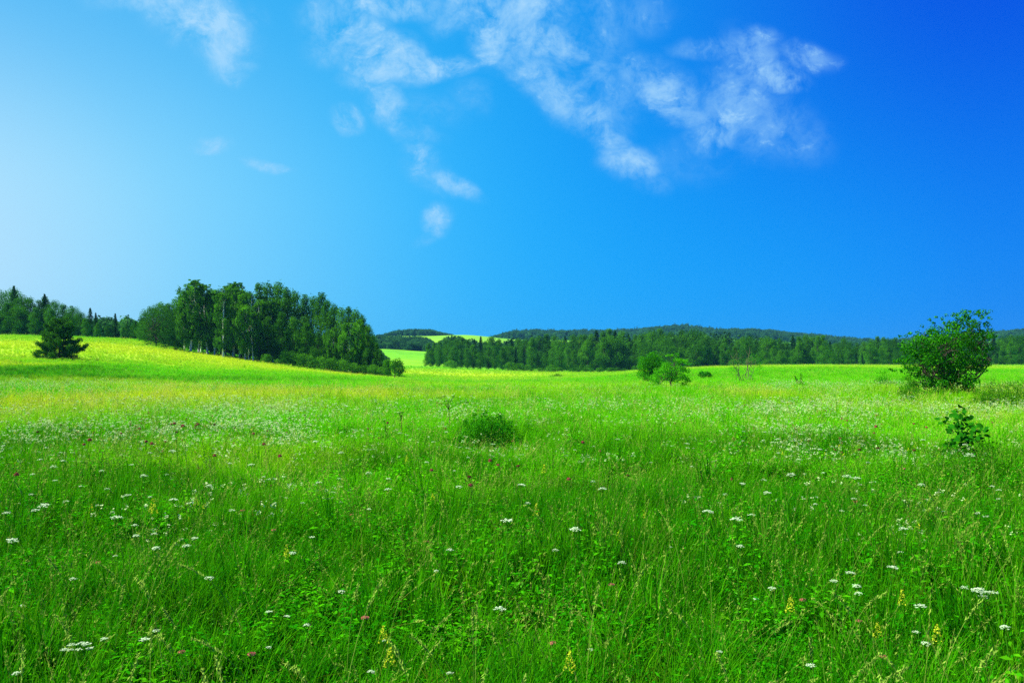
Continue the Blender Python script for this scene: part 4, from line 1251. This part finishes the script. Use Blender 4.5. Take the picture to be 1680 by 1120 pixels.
for (a, b, w_, l) in ((1545, 770, 22, 'low weeds at the left foot of the big leaved sapling'), (1612, 765, 22, 'low weeds at the right foot of the big leaved sapling')):
    custom('tall_weeds', l, 'weeds', a, b + 30, 13.5, [(a - w_ * .7, b - 6, 12), (a, b - 14, 14), (a + w_ * .6, b - 8, 12), (a - 4, b - 30, 8), (a + 10, b - 34, 8), (a, b + 8, 16)], 1500, .02, M_WEED, M_STEM, .004, 7, k=1.3, asp=.3, trunk_top=.8)
for (a, b, w_, l) in ((1636, 662, 26, 'tall brownish green weeds on the right of the big leafy tree'), (1668, 660, 20, 'tall weeds at the right edge of the meadow'), (1612, 672, 18, 'tall leafy weeds at the right foot of the big leafy tree'), (1492, 655, 14, 'leafy weeds at the left foot of the big leafy tree')):
    custom('tall_weeds', l, 'weeds', a, b + 14, 34, [(a - w_ * .7, b - 12, 8), (a, b - 20, 8), (a + w_ * .6, b - 14, 8), (a - w_ * .3, b - 30, 6), (a + w_ * .3, b - 34, 5), (a, b - 2, 12), (a + w_ * .7, b - 28, 4)], 2600, .032, M_WEED, M_STEM, .008, 7, k=1.2, asp=.3, trunk_top=.8)


def bare_shrub():
    D = 75.0
    x0, y0, z0 = at(1222, D)
    root = empty('bare_shrub', (x0, y0, z0))
    tb, cb = MB(), MB()
    s = D / F
    RR = np.random.default_rng(3)
    for (bx, tx, ty, th) in ((-3, -30, 52, .03), (-2, -16, 60, .028), (2, 12, 62, .04), (4, 8, 46, .05), (6, 22, 40, .03), (0, 3, 40, .03), (-14, -14, 30, .028), (8, 16, 50, .03), (-4, -22, 40, .02)):
        a = np.array([bx * s, RR.normal() * .1, -.1]); b = np.array([tx * s, RR.normal() * .5, ty * s])
        limb(tb, a, b, th, .008, RR, 7, .035, 5)
        for q in range(5):
            t = RR.uniform(.4, .95)
            c = a + (b - a) * t
            limb(tb, c, c + np.array([RR.normal() * .35, RR.normal() * .3, RR.uniform(.2, .6)]), .012, .004, RR, 4, .06, 4)
    for (a, b) in ((-14, 30), (22, 28), (14, 45), (-22, 24), (-12, 16), (24, 34), (10, 8), (-4, 6)):
        n = 90
        cb.leaves(np.array([a * s, 0, b * s]) + RR.normal(size=(n, 3)) * (.16, .2, .24), .05, None, 1, .4, .4, R=RR)
    tb.build('branches', M_GREYBARK, root); cb.build('leaf_tufts', L_BUSH, root)
    tag(root, 'nearly bare shrub with thin upright branches in the right field', 'shrub')
bare_shrub()


def sapling_stub():
    D = 60.0
    x0, y0, z0 = at(1314, D)
    root = empty('small_sapling', (x0, y0, z0))
    tb, cb = MB(), MB()
    RR = np.random.default_rng(4)
    s = D / F
    for (tx, ty) in ((-11, 24), (-1, 28), (4, 14), (-5, 14)):
        e = np.array([tx * s, RR.normal() * .1, ty * s])
        limb(tb, (0, 0, -.1), e, .025, .008, RR, 5, .03, 4)
        t = RR.uniform(.2, 1, 130)[:, None]
        cb.leaves(e * t + RR.normal(size=(130, 3)) * .05, .05, None, 1, .3, RR.uniform(0, .5, 130), R=RR)
    tb.build('stem', M_BARK, root); cb.build('foliage', L_RTREE, root)
    tag(root, 'tiny dark forked sapling standing in the right field', 'sapling')
sapling_stub()


def big_leaf_sapling():
    D = 16.2
    x0, y0, z0 = at(1576, D)
    root = empty('oak_sapling', (x0, y0, z0))
    tb, cb = MB(), MB()
    RR = np.random.default_rng(9)
    s = D / F
    tb.tube([(0, 0, -.05), (-.01, .02, .35), (0.02, 0, .8), (.03, 0, 1.15)], [.012, .009, .007, .004], 6)
    for (px, py, nl) in ((1572, 686, 12), (1590, 692, 10), (1580, 680, 8), (1566, 706, 12), (1588, 706, 12), (1574, 730, 12), (1588, 735, 12), (1548, 724, 10), (1610, 722, 8), (1566, 752, 12), (1590, 752, 10), (1556, 698, 8), (1604, 704, 8), (1545, 712, 7), (1612, 712, 6), (1578, 706, 9), (1562, 718, 8), (1592, 720, 8), (1604, 728, 5), (1545, 735, 8), (1556, 748, 7), (1600, 748, 7), (1575, 742, 7), (1585, 760, 6), (1560, 760, 6)):
        e = np.array([(px - 1576) * s * .78, RR.normal() * .14, (780 - py) * s])
        a = np.array([0.01, 0, max(.1, e[2] - .16)])
        limb(tb, a, e, .004, .0018, RR, 4, .03, 4)
        for q in range(nl):
            c = e + RR.normal(size=3) * .065
            n_ = RR.normal(size=3) * .55 + (0, -.35, .7); n_ /= np.linalg.norm(n_)
            t_ = np.cross(n_, RR.normal(size=3)); t_ /= np.linalg.norm(t_); b_ = np.cross(n_, t_)
            L = RR.uniform(.046, .070)
            prof_ = ((-1, .06), (-.55, .42), (0, .62), (.5, .6), (.85, .35), (1, .05))
            vs, qs = [], []
            for (u_, w_) in prof_:
                vs += [c + t_ * L * u_ - b_ * L * w_ + n_ * L * .16 * w_ - n_ * L * .15 * u_ * u_, c + t_ * L * u_ - n_ * L * .15 * u_ * u_, c + t_ * L * u_ + b_ * L * w_ + n_ * L * .16 * w_ - n_ * L * .15 * u_ * u_]
            for r_ in range(5):
                qs += [(r_ * 3, r_ * 3 + 1, r_ * 3 + 4, r_ * 3 + 3), (r_ * 3 + 1, r_ * 3 + 2, r_ * 3 + 5, r_ * 3 + 4)]
            cb.add(vs, qs, RR.uniform(.2, .9))
    tb.build('stem', M_BARK, root); cb.build('foliage', leaf_mat('oak leaves', (0.008, 0.11, 0.004), (0.03, 0.27, 0.006), .35, .3), root)
    tag(root, 'sapling with big glossy dark green leaves in front of the big leafy tree', 'sapling')
big_leaf_sapling()


def hogweed(px, topy, D, heads, label):
    x0, y0, z0 = at(px, D)
    root = empty('hogweed_stalk', (x0, y0, z0))
    tb, hb = MB(), MB()
    RR = np.random.default_rng(int(px))
    s = D / F
    by = HOR - (z0 - CZ) / s
    H = (by - topy) * s
    tb.tube([(0, 0, -.05), (.02, 0, H * .5), (0, 0, H * .86)], [.012, .010, .007], 5)
    for (dx, dy, r) in heads:
        e = np.array([dx * s, RR.normal() * .05, H - dy * s])
        tb.tube([(0, 0, H * .72), e * .5 + np.array([0, 0, H * .42]), e], [.006, .004, .003], 4)
        umbel_head(hb, e, r * s, RR, 14, .25, 0, 0)
    tb.build('stem', M_DARKSTALK, root); hb.build('flower_head', M_DARKSTALK, root)
    tag(root, label, 'hogweed')
hogweed(736, 650, 21.5, [(-14, 3, 5), (-7, 0, 4), (8, 1, 5), (0, 8, 6), (-12, 12, 4), (30, 10, 4)], 'dark branching hogweed stalk rising behind the round bush')
hogweed(658, 676, 20, [(-2, 2, 4), (3, 0, 4), (0, 6, 4)], 'short dark umbel stalk left of the hogweed')
hogweed(632, 690, 19, [(0, 0, 3), (4, 14, 3), (-3, 26, 2)], 'thin dark dried stalk far left of the round bush')

# ------------------------------------------------------------------ distant woods (read as masses)
fp = []
for q in range(5):
    mb = MB()
    cl = [(R.normal() * 1.1, R.normal() * 1.1, R.uniform(1.5, 8.5), R.uniform(1.5, 2.4)) for _ in range(11)]
    if q == 4:
        cl = [(R.normal() * .5, R.normal() * .5, z_, 2.3 * (1 - z_ / 13)) for z_ in np.linspace(1, 11, 10)]
    crown_clumps(mb, cl, 1100, .42, R)
    mb.tube([(0, 0, -.5), (0, 0, 8)], [.25, .1], 5, mi=1)
    fp.append(mb.mesh('far_tree', [L_FAR, M_BARK]))
far_col = proto_collection('far_tree', fp)


def far_wood(name, px0, px1, D0, D1, n, smin, smax, label, ramp=None):
    D = np.sqrt(R.uniform(D0 ** 2, D1 ** 2, n)); px = R.uniform(px0, px1, n)
    x = (px - 840) / F * D
    if ramp is not None:
        kp = ramp(px, D); x, D = x[kp], D[kp]
    n = len(x)
    s = R.uniform(smin, smax, n) * np.clip(.15 + np.minimum(x / D * F + 840 - px0, px1 - x / D * F - 840) / 45, .15, 1) * (0.55 + .55 * hash_noise(x, D, 60, 31) + .4 * hash_noise(x, D, 24, 32))
    o = scatter(name, far_col, np.stack([x, D, height(x, D) - .3], 1), np.stack([np.zeros(n), np.zeros(n), R.uniform(0, 6.28, n)], 1), np.stack([s * 1.15, s * 1.15, s], 1), R.integers(5, size=n), np.zeros(n), np.ones(n), [L_FAR, M_BARK])
    tag(o, label, 'forest', kind='stuff')


far_wood('distant_forest', 805, 2000, 1350, 2250, 15000, .8, 1.25, 'blue green forest covering the far hills along the horizon on the right')
far_wood('hilltop_forest', 615, 745, 1240, 1500, 2200, .6, .85, 'hazy forest cap on the far hill above the pale fields')
far_wood('valley_forest', 560, 735, 660, 800, 700, .7, .95, 'dark tree belt in the valley below the pale far field')
far_wood('deep_wood', 700, 1800, 395, 620, 6000, .95, 1.1, 'dark wood continuing behind the first trees of the long wood')
far_wood('left_deep_wood', -300, 640, 245, 420, 2600, .65, .85, 'dark wood continuing behind the left hill crest and the grove')

# ------------------------------------------------------------------ haze
hz = MB()
HB = (-3200, 3200, -400, 2700)
x0, x1, y0, y1 = HB
inb = (gx > x0) & (gx < x1) & (gy > y0) & (gy < y1)
z0, z1 = float(gz[inb].min()) - 1, float(gz[inb].max()) + 14
v8 = [(a, b, c) for a in (x0, x1) for b in (y0, y1) for c in (z0, z1)]
hz.add(v8, [(0, 1, 3, 2), (4, 6, 7, 5), (0, 4, 5, 1), (2, 3, 7, 6), (0, 2, 6, 4), (1, 5, 7, 3)])
hm, t = mat_new('haze')
pv = t.n('ShaderNodeVolumePrincipled', None, {'Color': (0.14, 0.52, 0.78, 1), 'Density': 0.00011, 'Anisotropy': 0.2})
t.n('ShaderNodeOutputMaterial', None, {'Volume': pv.outputs[0]})
ho = hz.build('haze', hm)
tag(ho, 'thin blue air haze over the far hills', 'haze', kind='stuff')

# protos never placed are removed
for o in [o for o in C.objects if o.type == 'EMPTY' and o.parent is None and o.location.z < -40]:
    for c_ in list(o.children):
        bpy.data.objects.remove(c_)
    bpy.data.objects.remove(o)
print('TREES', COUNT, 'objects', len(C.objects))
